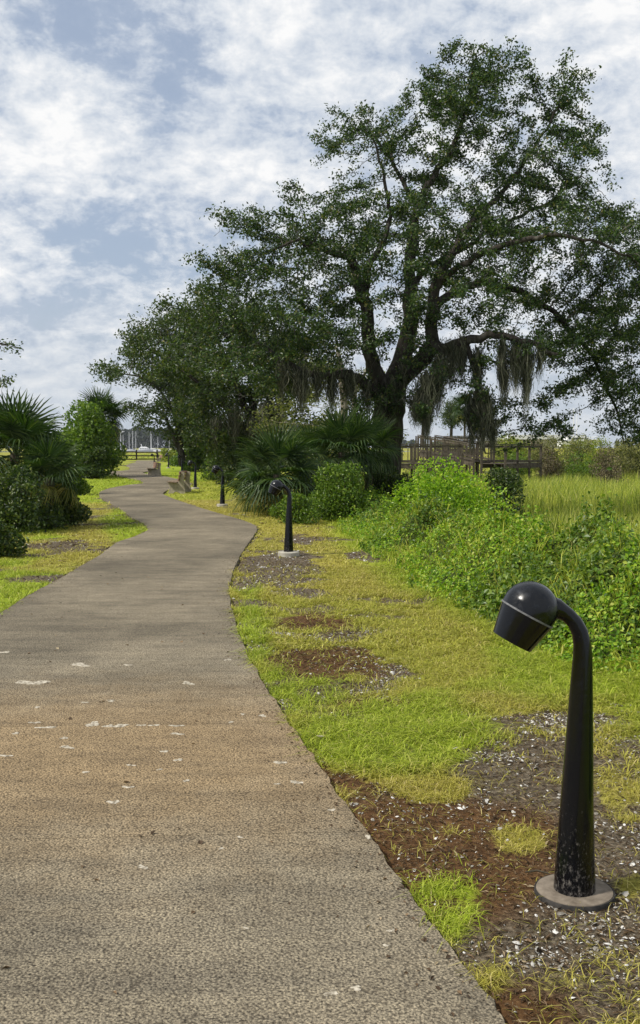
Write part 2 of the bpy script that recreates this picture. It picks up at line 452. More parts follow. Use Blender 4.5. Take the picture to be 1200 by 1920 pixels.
def make_path_mat():
    m, nt, N, L, out = mat_nodes('exposed_aggregate_concrete')
    tc = N.new('ShaderNodeTexCoord'); c = tc.outputs['Object']
    b = principled(N, L, out, .9, .15)
    big = noise_tex(N, L, c, .55, 5, .6, .4)
    mid = noise_tex(N, L, c, 4.5, 6, .65)
    r0 = ramp(N, [(.3, (.115, .102, .080)), (.5, (.19, .167, .128)), (.7, (.275, .24, .182))]); L.new(big, r0.inputs[0])
    # the warm stain across the near slabs
    mp = N.new('ShaderNodeMapping'); mp.inputs['Location'].default_value = (1.0, -5.0, 0); L.new(c, mp.inputs[0])
    sc = N.new('ShaderNodeVectorMath'); sc.operation = 'MULTIPLY'; L.new(mp.outputs[0], sc.inputs[0]); sc.inputs[1].default_value = (.42, .62, 0)
    le = N.new('ShaderNodeVectorMath'); le.operation = 'LENGTH'; L.new(sc.outputs[0], le.inputs[0])
    ad = N.new('ShaderNodeMath'); ad.operation = 'ADD'; L.new(le.outputs['Value'], ad.inputs[0])
    mm = N.new('ShaderNodeMath'); mm.operation = 'MULTIPLY'; L.new(mid, mm.inputs[0]); mm.inputs[1].default_value = .7; L.new(mm.outputs[0], ad.inputs[1])
    st = N.new('ShaderNodeMapRange'); st.interpolation_type = 'SMOOTHSTEP'; L.new(ad.outputs[0], st.inputs[0])
    st.inputs[1].default_value = 1.65; st.inputs[2].default_value = .5; st.inputs[3].default_value = 0; st.inputs[4].default_value = .85
    col = mixc(N, L, st.outputs[0], r0.outputs[0], (.265, .195, .115))
    # brooming streaks across the walk
    mp2 = N.new('ShaderNodeMapping'); mp2.inputs['Scale'].default_value = (.5, 2.2, 1); L.new(c, mp2.inputs[0])
    br = noise_tex(N, L, mp2.outputs[0], 3.2, 6, .7)
    rb = ramp(N, [(.30, (.62, .62, .63)), (.62, (1.12, 1.10, 1.06))]); L.new(br, rb.inputs[0])
    col = mixc(N, L, .75, col, rb.outputs[0], 'MULTIPLY')
    rm = ramp(N, [(.3, (.8, .79, .77)), (.7, (1.15, 1.15, 1.13))]); L.new(mid, rm.inputs[0])
    col = mixc(N, L, .7, col, rm.outputs[0], 'MULTIPLY')
    # pebbles with dark gaps
    vo = N.new('ShaderNodeTexVoronoi'); vo.inputs['Scale'].default_value = 105; L.new(c, vo.inputs['Vector'])
    fine = noise_tex(N, L, c, 120, 3, .75)
    rv = ramp(N, [(.25, (1.35, 1.33, 1.28)), (.55, (.9, .89, .87)), (.8, (.22, .20, .18))]); L.new(vo.outputs['Distance'], rv.inputs[0])
    col = mixc(N, L, .62, col, rv.outputs[0], 'MULTIPLY')
    rf = ramp(N, [(.37, (.12, .11, .10)), (.47, (.95, .94, .92)), (.64, (1.9, 1.86, 1.76))]); L.new(fine, rf.inputs[0])
    col = mixc(N, L, .85, col, rf.outputs[0], 'MULTIPLY')
    L.new(col, b.inputs['Base Color'])
    iv = N.new('ShaderNodeMath'); iv.operation = 'SUBTRACT'; iv.inputs[0].default_value = 1; L.new(vo.outputs['Distance'], iv.inputs[1])
    hs = N.new('ShaderNodeMath'); hs.operation = 'ADD'; L.new(iv.outputs[0], hs.inputs[0]); L.new(fine, hs.inputs[1])
    L.new(bump(N, L, hs.outputs[0], .8, .006), b.inputs['Normal'])
    return m
M_path = make_path_mat()
M_bed = simple_mat('dark_joint_bed', [(.3, (.09, .078, .06)), (.7, (.16, .135, .105))], 20, .95, .1)
M_patch = simple_mat('pale_worn_concrete', [(.40, (.17, .145, .105)), (.50, (.36, .32, .25)), (.6, (.52, .47, .38))], 45, .9, .15)

def make_ground_mat():
    m, nt, N, L, out = mat_nodes('lawn_and_soil')
    tc = N.new('ShaderNodeTexCoord'); c = tc.outputs['Object']
    b = principled(N, L, out, .95, .1)
    at_ = N.new('ShaderNodeAttribute'); at_.attribute_name = 'cover'
    sp_ = N.new('ShaderNodeSeparateColor'); L.new(at_.outputs['Color'], sp_.inputs[0])
    fine = noise_tex(N, L, c, 45, 5, .7)
    mid = noise_tex(N, L, c, 5, 6, .65)
    big = noise_tex(N, L, c, .35, 4, .6)
    soil = ramp(N, [(.3, (.028, .022, .016)), (.48, (.10, .08, .058)), (.62, (.20, .165, .125)), (.75, (.32, .28, .22))]); L.new(fine, soil.inputs[0])
    rust = ramp(N, [(.3, (.035, .018, .009)), (.5, (.105, .055, .025)), (.7, (.19, .11, .05))]); L.new(fine, rust.inputs[0])
    g1 = ramp(N, [(.28, (.07, .058, .018)), (.5, (.26, .235, .05)), (.72, (.46, .41, .12))]); L.new(fine, g1.inputs[0])
    g2 = ramp(N, [(.28, (.08, .10, .010)), (.5, (.24, .32, .022)), (.72, (.38, .46, .05))]); L.new(fine, g2.inputs[0])
    rm = ramp(N, [(.3, (.68, .66, .6)), (.7, (1.2, 1.2, 1.1))]); L.new(mid, rm.inputs[0])
    rbig = ramp(N, [(.35, (.85, .88, .8)), (.65, (1.15, 1.1, 1.0))]); L.new(big, rbig.inputs[0])
    grass = mixc(N, L, sp_.outputs[2], g1.outputs[0], g2.outputs[0])
    grass = mixc(N, L, 1.0, grass, rbig.outputs[0], 'MULTIPLY')
    dirt = mixc(N, L, sp_.outputs[1], soil.outputs[0], rust.outputs[0])
    # ragged edge between turf and soil
    ad = N.new('ShaderNodeMath'); ad.operation = 'ADD'; L.new(sp_.outputs[0], ad.inputs[0])
    sm = N.new('ShaderNodeMath'); sm.operation = 'MULTIPLY_ADD'; L.new(fine, sm.inputs[0]); sm.inputs[1].default_value = 1.1; sm.inputs[2].default_value = -.55
    L.new(sm.outputs[0], ad.inputs[1])
    fr = N.new('ShaderNodeMapRange'); L.new(ad.outputs[0], fr.inputs[0]); fr.inputs[1].default_value = .3; fr.inputs[2].default_value = .7
    col = mixc(N, L, fr.outputs[0], dirt, grass)
    col = mixc(N, L, .8, col, rm.outputs[0], 'MULTIPLY')
    L.new(col, b.inputs['Base Color'])
    L.new(bump(N, L, fine, .9, .02), b.inputs['Normal'])
    return m
M_ground = make_ground_mat()
def make_grass_mat():
    m, nt, N, L, out = mat_nodes('lawn_blade')
    g = N.new('ShaderNodeNewGeometry')
    dry = N.new('ShaderNodeAttribute'); dry.attribute_name = 'lush'
    a = ramp(N, [(0, (.20, .17, .03)), (.45, (.40, .36, .055)), (.8, (.54, .48, .10)), (1, (.60, .49, .22))]); L.new(g.outputs['Random Per Island'], a.inputs[0])
    c = ramp(N, [(0, (.14, .19, .010)), (.5, (.32, .41, .024)), (.9, (.46, .53, .06)), (1, (.54, .48, .16))]); L.new(g.outputs['Random Per Island'], c.inputs[0])
    col = mixc(N, L, dry.outputs['Fac'], a.outputs[0], c.outputs[0])
    b = N.new('ShaderNodeBsdfPrincipled'); b.inputs['Roughness'].default_value = .55; b.inputs['Specular IOR Level'].default_value = .25
    L.new(col, b.inputs['Base Color'])
    t = N.new('ShaderNodeBsdfTranslucent'); L.new(col, t.inputs[0])
    x = N.new('ShaderNodeMixShader'); x.inputs[0].default_value = .35
    L.new(b.outputs[0], x.inputs[1]); L.new(t.outputs[0], x.inputs[2]); L.new(x.outputs[0], out.inputs[0])
    return m
M_blade = make_grass_mat()
M_shell = leaf_mat('shell_fragment', [(0, (.16, .145, .12)), (.5, (.36, .34, .30)), (1, (.66, .64, .60))], .7, 0)
M_straw = leaf_mat('dead_clippings', [(0, (.035, .022, .012)), (.5, (.11, .068, .036)), (.88, (.21, .14, .08)), (1, (.42, .34, .22))], .8, .1)
def make_water_mat():
    m, nt, N, L, out = mat_nodes('tidal_water')
    tc = N.new('ShaderNodeTexCoord')
    b = principled(N, L, out, .12, .5); b.inputs['Base Color'].default_value = (.055, .06, .05, 1)
    L.new(bump(N, L, noise_tex(N, L, tc.outputs['Object'], 3, 4, .6), .15, .03), b.inputs['Normal'])
    return m
M_water = make_water_mat()
# ------------------------------------------------------------------ path outline (right and left kerb lines, seen in the photo, on the ground)
R_px = [(955,1920),(800,1710),(690,1560),(590,1420),(520,1320),(465,1225),(440,1160),(430,1110),(433,1085),(445,1053),(458,1030),(470,1012),(482,994),(478,985),
        (455,975),(420,965),(380,953),(340,940),(318,932),(306,925),(318,918),(345,912),(361,907),(352,904),(337,899),(303,892),(275,888),(268,886),(285,882),(289,877),(289,872),(290,867),(293,863)]
L_px = [None]*6 + [(0,1150),(60,1112),(110,1085),(153,1060),(187,1040),(221,1016),(256,1004),(277,992),
        (269,981),(248,971),(227,955),(203,941),(187,931),(187,923),(203,916),(240,909),(267,906),(263,901),(240,896),(213,891),(200,887),(205,884),(240,881),(243,877),(237,872),(253,867),(256,863)]
Rw = [gnd(*p).xy for p in R_px]
Lw = []
for i, p in enumerate(L_px):
    if p is None:
        Lw.append(Rw[i] + Vector((-2.12, -0.12)))
    else: Lw.append(gnd(*p).xy)
d0 = (Rw[0] - Rw[1]).normalized()
for k in (1.6, 3.2, 5):
    Rw.insert(0, Rw[0] + d0 * 1.6); Lw.insert(0, Lw[0] + d0 * 1.6)
def spline(P, sub):
    P = np.array([tuple(p) for p in P]); n = len(P); out = []
    for i in range(n - 1):
        a, b, c, d = P[max(i-1,0)], P[i], P[i+1], P[min(i+2,n-1)]
        for k in range(sub):
            t = k / sub
            # centripetal-safe: limit tangents
            m1 = (c - a) * 0.5; m2 = (d - b) * 0.5; L_ = np.linalg.norm(c - b)
            for m in (m1, m2):
                l = np.linalg.norm(m)
                if l > L_: m *= L_ / l
            h00, h10, h01, h11 = 2*t**3-3*t**2+1, t**3-2*t**2+t, -2*t**3+3*t**2, t**3-t**2
            out.append(h00*b + h10*m1 + h01*c + h11*m2)
    out.append(P[-1]); return np.array(out)
SUB = 16
Re, Le = spline(Rw, SUB), spline(Lw, SUB)
jit = lambda k, s: (vnoise(np.arange(len(Re)) * 1.0, np.full(len(Re), k), 1.7, s) - .5) * 0.022
hf = lambda k: (rng.random(len(Re)) - .5) * .014 * (np.arange(len(Re)) < 140)
Re[:, 0] += jit(3, 5) + hf(1); Le[:, 0] += jit(8, 9) + hf(2)
PATH_POLY = np.concatenate([Re, Le[::-1]])
def in_path(x, y, grow=0.0):
    P = PATH_POLY; c = np.zeros(len(x), bool); j = len(P) - 1
    for i in range(len(P)):
        xi, yi = P[i]; xj, yj = P[j]
        if yi != yj:
            hit = ((yi > y) != (yj > y)) & (x < (xj - xi) * (y - yi) / (yj - yi) + xi)
            c ^= hit
        j = i
    return c
def near_path(x, y, w):
    return in_path(x, y) | in_path(x + w, y) | in_path(x - w, y)

# ------------------------------------------------------------------ terrain
def bank(y):
    return np.interp(y, [-5, 6, 8, 11, 18, 21, 40, 80, 140], [2.6, 1.95, 1.7, 1.1, .5, .4, 0.2, -1.0, -3])
def hgt(x, y):
    x = np.asarray(x, float); y = np.asarray(y, float)
    h = -0.025 + (fbm(x, y, 1.6, 3) - .5) * 0.06
    s = sstep(0, 4.8, x - bank(y) - .35)
    far = 1 - sstep(85, 125, y)
    h = h - 1.2 * s * far
    h = h - 0.22 * sstep(0, 1, 1 - np.hypot((x - 8.6) / 2.2, (y - 38) / 4.5))
    h = h - 3.0 * sstep(395, 430, y) + 4.2 * sstep(890, 930, y)
    h = h + 1.4 * sstep(60, 130, y) * sstep(20, 45, x) * (1 - sstep(300, 395, y))
    return h
def ell(px, py, e):
    cx, cy, rx, ry = e[:4]
    return 1 - np.sqrt(((px - cx) / rx) ** 2 + ((py - cy) / ry) ** 2)
SOIL = [(860,1480,330,115),(1000,1610,330,150),(1060,1760,220,130),(1150,1560,160,140),(720,1560,130,110),(640,1440,95,60),(1000,1890,170,90),
        (620,1232,140,34),(715,1252,62,22),(690,1312,88,13),(590,1165,90,20),(515,1062,85,40),(720,1037,60,13),(1080,1345,150,22),(560,1110,70,14),
        (110,1018,70,8),(330,946,40,3),(450,985,35,6),(560,1010,40,9)]
RUST = [(800,1600,260,130),(640,1440,110,60),(960,1890,150,60),(620,1232,130,34),(690,1312,90,16),(590,1165,90,20)]
TURF = [(820,1690,78,55),(920,1815,50,36),(965,1565,55,22),(700,1380,200,60),(760,1400,110,80),(1180,1470,70,60),(810,1470,75,30),(640,1472,26,14),(1150,1800,36,26),(1120,1880,50,24),(1180,1650,30,20)]
LUSH = [(830,1690,110,75),(720,1370,200,70),(560,1290,110,60),(470,1180,40,80),(240,985,50,35),(260,960,45,25),(180,910,140,30),(60,985,80,22),(30,1110,120,60),(230,890,90,12),(360,885,90,22),(1100,1230,200,90)]
def cover(x, y):
    """turf share, rust share, lush share at ground points"""
    z = np.zeros_like(x)
    yy = np.maximum(y, 1.2)
    px, py = to_px(x, yy, z)
    n = fbm(x, y, .9, 21, 4) - .5; n2 = fbm(x, y, .28, 41, 3) - .5
    soil = np.full(x.shape, -1.0); rust = soil.copy(); turf = soil.copy(); lush = soil.copy()
    for e in SOIL: soil = np.maximum(soil, ell(px, py, e))
    for e in RUST: rust = np.maximum(rust, ell(px, py, e))
    for e in TURF: turf = np.maximum(turf, ell(px, py, e))
    for e in LUSH: lush = np.maximum(lush, ell(px, py, e))
    n3 = fbm(x, y, .09, 51, 2) - .5
    s = sstep(-.2, .42, soil + n * 1.5 + n2 * .9 + n3 * .5)
    t = sstep(-.15, .4, turf + n * 1.0 + n2 * .9 + n3 * .5)
    s = s * (1 - t)
    scatter = sstep(.52, .72, fbm(x * .55, y, .9, 77, 4) * .7 + .3 * fbm(x, y, .22, 78, 2)) * .85 * (y < 30)
    g = 1 - np.maximum(s, scatter)
    l = sstep(-.25, .35, lush + n * 1.2)
    l = np.maximum(l, sstep(.15, .5, fbm(x, y, 4.0, 61, 3) - .25) * .35)
    l = np.maximum(l, sstep(-.7, .1, x - bank(y)) * (y < 40))
    l = np.where(y > 30, np.maximum(l, .55), l)
    l = np.where(y > 132, .25, l)
    return g, sstep(-.15, .25, rust + n * .9), l

def axis_steps(lo, hi, step, far_neg, far_pos, grow=1.16):
    a = list(np.arange(lo, hi, step)); s = step; v = hi
    while v < far_pos: a.append(v); s *= grow; v += s
    s = step; v = lo; b = []
    while v > far_neg: s *= grow; v -= s; b.append(v)
    return np.array(b[::-1] + a)
gx = axis_steps(-3.0, 4.2, .07, -2500, 2500, 1.13)
gy = np.array(axis_steps(2.2, 16, .07, -8, 16, 1.3).tolist())
gy = np.concatenate([gy[gy < 16], [16.0]]); s = .08; v = 16.0; ext = []
while v < 4400: s *= 1.045 if v < 160 else 1.12; v += s; ext.append(v)
gy = np.concatenate([gy, ext])
X, Y = np.meshgrid(gx, gy); xs, ys = X.ravel(), Y.ravel()
zs = hgt(xs, ys)
inp = in_path(xs, ys)
zs = np.where(inp, -0.06, zs)
zs = np.where(near_path(xs, ys, .1) & ~inp, np.minimum(zs, -0.02), zs)
g, r_, l_ = cover(xs, ys)
g = np.where(near_path(xs, ys, .035), g * .2, g)
nx, ny = len(gx), len(gy)
ii = (np.arange(ny - 1)[:, None] * nx + np.arange(nx - 1)[None, :]).ravel()
Fq = np.stack([ii, ii + 1, ii + 1 + nx, ii + nx], 1)
gm = new_mesh('ground', np.stack([xs, ys, zs], 1), Fq, M_ground, True, {'cover': np.stack([g, r_, l_, np.ones_like(g)], 1)})
tag(put('ground', gm), kind='structure')

# ------------------------------------------------------------------ path: separate concrete slabs on a dark bed
cy_mid = (Re[:, 1] + Le[:, 1]) / 2
n = len(Re)
V = np.concatenate([np.c_[Le, np.full(n, -.014)], np.c_[Re, np.full(n, -.014)]])
i = np.arange(n - 1)
path = put('path', new_mesh('path_bed', V, np.stack([i, i + n, i + n + 1, i + 1], 1), M_bed))
tag(path, kind='structure')
arc = np.concatenate([[0], np.cumsum(np.linalg.norm(np.diff((Re + Le) / 2, axis=0), axis=1))])
cuts_y = [gnd(500, p).y for p in (1570, 1360, 1195, 1108)]
cuts = [float(np.interp(c, cy_mid[:120], arc[:120])) for c in cuts_y]
a0 = cuts[0] - 1.9
while a0 > .3: cuts.insert(0, a0); a0 -= 1.9
a = cuts[-1] + 2.4
while a < arc[-1] - 1: cuts.append(a); a += 2.4
bounds = [0] + cuts + [arc[-1]]
for a, b in zip(bounds[:-1], bounds[1:]):
    g_ = .002 if a < 14 else .004
    ss = np.unique(np.concatenate([[a + g_, b - g_], arc[(arc > a + g_) & (arc < b - g_)]]))
    rx = np.stack([np.interp(ss, arc, Re[:, k]) for k in (0, 1)], 1); lx = np.stack([np.interp(ss, arc, Le[:, k]) for k in (0, 1)], 1)
    m = len(ss); T = 0.0
    v = []
    for z, ins in ((T - .0, .003), (T - .004, 0.0), (-.09, 0.0)):
        u = unit(rx - lx)
        v.append(np.c_[lx + u * ins, np.full(m, z)]); v.append(np.c_[rx - u * ins, np.full(m, z)])
    v = np.concatenate(v); f = []
    for k in range(m - 1):
        f.append((k, m + k, m + k + 1, k + 1))
        for lv in (0, 1):
            o = lv * 2 * m; p = (lv + 1) * 2 * m
            f.append((o + k + 1, p + k + 1, p + k, o + k)); f.append((o + m + k, p + m + k, p + m + k + 1, o + m + k + 1))
    for k in (0, m - 1):
        for lv in (0, 1):
            o = lv * 2 * m; p = (lv + 1) * 2 * m
            q = (o + k, p + k, p + m + k, o + m + k)
            f.append(q if k == 0 else q[::-1])
    me = new_mesh('slab', v, f, M_path)
    put('slab', me, path)
# pale worn spots where the surface skin has come off
SPOTS = [(62,1280,38,7),(150,1246,26,5),(352,1281,16,5),(8,1223,14,3),(175,1358,18,7),(215,1362,30,3.5),(205,1361,10,4),(230,1359,14,3),(88,1364,26,3),(65,1355,14,2.6),(330,1361,18,3),(330,1376,20,2.6),(290,1360,14,2),(265,1360,12,2),
         (125,1401,20,4),(120,1384,12,3),(30,1375,10,3),(10,1417,18,3.4),(525,1430,17,5),(555,1467,16,5),(308,1409,10,4),(335,1425,11,4),(213,1504,15,5.5),(267,1626,14,5.5),(240,1476,14,4),(350,1464,10,3),(245,1435,12,2),(160,1448,14,2),
         (622,1862,19,9),(668,1853,17,6),(735,1745,12,4.5),(725,1773,9,4),(460,1740,8,3.5),(450,1570,8,3),(492,1342,12,3),(433,1354,8,2.4),(428,1237,10,2.5),(208,1314,13,2.6),(158,1317,9,2.2),(622,1519,9,4),(455,1339,8,2),(690,1569,10,5),(600,1380,8,2.5),(415,1591,8,2.5),(70,1326,9,2),(300,1443,9,2),(240,1247,10,2),(520,1470,8,2)]
for cx, cy, rx, ry in SPOTS:
    rx *= .72; ry *= .72; k = 26; ph = rng.uniform(0, 9); top = []
    for j in range(k):
        a = 2 * math.pi * j / k
        rr = 1 + .35 * math.sin(2 * a + ph) + .25 * math.sin(3 * a + ph * 2) + rng.uniform(-.22, .22)
        p = gnd(cx + rx * rr * .8 * math.cos(a), cy + ry * rr * .8 * math.sin(a))
        top.append((p.x, p.y))
    c = np.mean(top, 0)
    v = [(c[0], c[1], .0016)] + [(x, y, .0013) for x, y in top] + [(c[0] + (x - c[0]) * 1.05, c[1] + (y - c[1]) * 1.05, -.001) for x, y in top]
    f = [(0, 1 + j, 1 + (j + 1) % k) for j in range(k)] + [(1 + j, 1 + k + j, 1 + k + (j + 1) % k, 1 + (j + 1) % k) for j in range(k)]
    put('pale_spot', new_mesh('pale_spot', v, f, M_patch), path)

# ------------------------------------------------------------------ lawn blades, shells, clippings
def in_view(x, y, m=160):
    px, py = to_px(x, y, np.zeros_like(x))
    return (px > -m) & (px < 1200 + m) & (py < 1990)
bl_p, bl_h, bl_w, bl_l, bl_t = [], [], [], [], []
for n, xa, xb, ya, yb, hs, ws in ((150000, -.4, 2.6, 2.3, 4.6, .80, .0030), (200000, -.9, 3.3, 4.6, 7.5, 1.05, .0045), (190000, -1.2, 3.2, 7.5, 13, 1.15, .0066), (70000, -6.5, -1.0, 8.5, 16, 1.0, .007),
                                  (110000, -11, 2.0, 13, 26, 1.05, .012), (70000, -20, 1.5, 26, 60, 1.2, .026)):
    x = rng.uniform(xa, xb, n); y = rng.uniform(ya, yb, n)
    keep = ~in_path(x, y) & in_view(x, y) & (x < bank(y) + 1.0)
    x, y = x[keep], y[keep]
    g, r_, l = cover(x, y)
    keep = rng.random(len(x)) < (.05 + .95 * g ** 1.4) * (.10 + .90 * sstep(.32, .62, fbm(x, y, .11, 91, 2) * .7 + .3 * fbm(x, y, .5, 93, 2)))
    x, y, l = x[keep], y[keep], l[keep]
    k = len(x)
    bl_p.append(np.stack([x, y, hgt(x, y) - .004], 1))
    bl_h.append(rng.uniform(.018, .05, k) * hs * (1 + .75 * l * rng.random(k)) * (.6 + .9 * fbm(x, y, .35, 15, 2)))
    bl_w.append(ws * rng.uniform(.7, 1.3, k)); bl_l.append(rng.uniform(.6, 3.0, k)); bl_t.append(np.clip(l + rng.normal(0, .15, k), 0, 1))
V, Fa = blades_arr(np.concatenate(bl_p), np.concatenate(bl_h), np.concatenate(bl_w), np.concatenate(bl_l))
tag(put('lawn_grass', new_mesh('lawn_grass', V, Fa, M_blade, False, {'lush': np.repeat(np.concatenate(bl_t), 5)})), kind='stuff')
# longer unmown grass along the foot of the bank
n = 12000
y = rng.uniform(4.6, 24, n) ** 1.0; x = bank(y) + rng.normal(.32, .2, n)
keep = in_view(x, y) & ~near_path(x, y, .05); x, y = x[keep], y[keep]; k = len(x)
V, Fa = blades_arr(np.stack([x, y, hgt(x, y) - .01], 1), rng.uniform(.06, .20, k) * (.5 + fbm(x, y, .7, 8, 2)), rng.uniform(.005, .010, k), rng.uniform(.5, 1.6, k))
tag(put('unmown_grass', new_mesh('unmown_grass', V, Fa, M_blade, False, {'lush': np.clip(rng.normal(.9, .12, k), 0, 1).repeat(5)})), kind='stuff')
n = 15000
y = 4.8 * (20 / 4.8) ** rng.random(n); x = bank(y) + rng.uniform(.2, 3.2, n)
GRASS_IN_VINES = (x, y)
# shell fragments on the bare soil: small tilted plates
def discs_arr(pos, nor, size):
    n = len(pos); nor = unit(nor); a = unit(np.cross(nor, rng.normal(size=(n, 3)))); b = np.cross(nor, a)
    A = np.arange(6) * np.pi / 3; sc = np.stack([np.cos(A), np.sin(A)], 0)
    rad = size[:, None] * .5 * rng.uniform(.7, 1.2, (n, 6)); el = rng.uniform(.5, 1.0, n)[:, None]
    P = pos[:, None] + a[:, None] * (rad * sc[0])[..., None] + b[:, None] * (rad * sc[1] * el)[..., None]
    c = (pos + nor * size[:, None] * .16)[:, None]
    V = np.concatenate([P, c], 1).reshape(-1, 3); i = np.arange(n)[:, None] * 7
    Fa = np.concatenate([i + np.array([[k, (k + 1) % 6, 6]]) for k in range(6)]).astype(np.int32)
    return V, Fa
n = 90000
x = np.concatenate([rng.uniform(-.6, 2.7, n), rng.uniform(-7, -1, 14000), rng.uniform(-2.5, 1.5, 14000)])
y = np.concatenate([rng.uniform(2.3, 8.5, n), rng.uniform(11, 24, 14000), rng.uniform(8, 17, 14000)])
g, r_, l = cover(x, y)
pr = (1 - g) * (1 - .80 * r_) * (.12 + .88 * sstep(.40, .62, fbm(x, y, .45, 33, 3)))
keep = (rng.random(len(x)) < pr * .75) & ~near_path(x, y, .03) & in_view(x, y)
x, y = x[keep], y[keep]; k = len(x)
print('shells', k)
nor = np.stack([rng.normal(0, .35, k), rng.normal(0, .35, k), np.ones(k)], 1)
size = np.clip(rng.lognormal(-4.95, .5, k), .003, .026) * (1 + y * .09)
V, Fa = discs_arr(np.stack([x, y, hgt(x, y) + .003], 1), nor, size)
tag(put('shell_fragments', new_mesh('shell_fragments', V, Fa, M_shell)), kind='stuff')
n = 230000
x = np.concatenate([rng.uniform(-.6, 3.2, 150000), rng.uniform(-8, 1.8, 80000)]); y = np.concatenate([2.3 + 6.5 * rng.random(150000) ** 1.4, rng.uniform(8.8, 22, 80000)]); g, r_, l = cover(x, y)
keep = (rng.random(n) < (1 - g) * .7 + .1) & ~near_path(x, y, .02) & in_view(x, y); x, y = x[keep], y[keep]; k = len(x)
nor = np.stack([rng.normal(0, .45, k), rng.normal(0, .45, k), np.ones(k)], 1)
V, Fa = leaves_arr(np.stack([x, y, hgt(x, y) + .006], 1), nor, rng.lognormal(-4.35, .5, k) * (1 + .10 * np.maximum(y - 5, 0)), rng.uniform(.10, .28, (k, 1)), .3)
tag(put('dead_clippings', new_mesh('dead_clippings', V, Fa, M_straw)), kind='stuff')

# brown leaves and crumbs of soil blown on to the path, mostly along its edges
t_ = rng.integers(20, 200, 1200); u_ = np.where(rng.random(1200) < .93, np.minimum(rng.exponential(.035, 1200), 1), rng.random(1200)); sd_ = rng.random(1200) < .65
lx_ = np.where(sd_, Re[t_, 0] + (Le[t_, 0] - Re[t_, 0]) * u_, Le[t_, 0] + (Re[t_, 0] - Le[t_, 0]) * u_); ly_ = Re[t_, 1] + rng.uniform(-.15, .15, 1200)
ok = in_path(lx_, ly_); lx_, ly_, u_ = lx_[ok], ly_[ok], u_[ok]; k = len(lx_)
V, Fa = leaves_arr(np.stack([lx_, ly_, np.full(k, .004)], 1), np.stack([rng.normal(0, .3, k), rng.normal(0, .3, k), np.ones(k)], 1), np.where(u_ > .2, rng.uniform(.012, .035, k), rng.uniform(.006, .022, k)), rng.uniform(.3, .8, (k, 1)), .5)
tag(put('path_litter', new_mesh('path_litter', V, Fa, M_straw)), kind='stuff')
# ------------------------------------------------------------------ vines over the bank: one mass of small leaves on a lumpy core
def vine_top(x, y):
    e = x - bank(y)
    lump = fbm(x, y, 1.5, 71, 3); l2 = fbm(x, y, .45, 72, 3)
    up = sstep(-.2, .75, e)
    return hgt(x, y) + up * (.02 + .60 * sstep(.36, .66, lump) + .24 * sstep(.3, .7, l2) + .30 * sstep(0, 1, 1 - np.hypot((x - 2.75) / .8, (y - 9.6) / 1.6))) * (1 - .72 * sstep(.9, 2.8, e)) * (1 - .45 * sstep(2.2, 5, e)) * (1 - .5 * sstep(13, 20, y))
n = 430000
y = 3.0 * (34 / 3.0) ** rng.random(n); x = bank(y) + rng.uniform(-.15, 7.2, n)
px, py = to_px(x, y, np.zeros(n)); keep = (px < 1500 + 900 * (y < 8)) & (px > 560); x, y = x[keep], y[keep]
t = vine_top(x, y); keep = (t - hgt(x, y) > .015) & (rng.random(len(x)) < .30 + .70 * sstep(.34, .5, fbm(x, y, .55, 83, 3))); x, y, t = x[keep], y[keep], t[keep]; k = len(x)
print('vine leaves', k)
e = .06
gxn = (vine_top(x + e, y) - vine_top(x - e, y)) / (2 * e); gyn = (vine_top(x, y + e) - vine_top(x, y - e)) / (2 * e)
nor = np.stack([-gxn, -gyn, np.ones(k)], 1) + rng.normal(0, .65, (k, 3))
pos = np.stack([x, y, t - rng.random(k) ** 2 * .18 + .02 + .05 * rng.exponential(1, k) * (rng.random(k) < .3)], 1)
spB = fbm(x, y, 1.7, 87, 3) + rng.normal(0, .05, k) > .53
sz = rng.uniform(.026, .050, k) * (.8 + y * .022) * np.where(spB, 1.35, 1)
# taller sprigs standing out of the mass
m_ = rng.choice(k, 1500, replace=False); hs_ = rng.uniform(.08, .34, 1500)
tt = rng.random((1500, 14)); bend = rng.normal(0, .3, (1500, 1, 2))
sp_ = pos[m_][:, None] + np.concatenate([bend * (tt * hs_[:, None])[..., None], (tt * hs_[:, None])[..., None]], -1) + rng.normal(0, .02, (1500, 14, 3))
pos = np.concatenate([pos, sp_.reshape(-1, 3)]); nor = np.concatenate([nor, rng.normal(0, .8, (21000, 3)) + [0, 0, .5]]); sz = np.concatenate([sz, np.repeat(sz[m_], 14) * .95]); spB = np.concatenate([spB, np.repeat(spB[m_], 14)])
V, Fa = leaves_arr(pos, nor, sz, .66, .3)
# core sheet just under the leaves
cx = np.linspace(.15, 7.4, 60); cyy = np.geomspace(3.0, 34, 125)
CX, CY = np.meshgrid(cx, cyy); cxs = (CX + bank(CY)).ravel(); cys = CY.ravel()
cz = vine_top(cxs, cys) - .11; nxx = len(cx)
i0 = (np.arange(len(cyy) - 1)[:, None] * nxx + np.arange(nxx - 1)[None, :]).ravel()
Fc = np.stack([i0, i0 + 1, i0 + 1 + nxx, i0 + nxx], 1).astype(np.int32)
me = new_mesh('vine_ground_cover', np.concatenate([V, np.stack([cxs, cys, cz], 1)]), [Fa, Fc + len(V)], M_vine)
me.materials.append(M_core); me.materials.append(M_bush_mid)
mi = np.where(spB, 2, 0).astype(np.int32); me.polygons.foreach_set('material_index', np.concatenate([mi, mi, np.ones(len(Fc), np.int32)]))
tag(put('vine_ground_cover', me), kind='stuff')

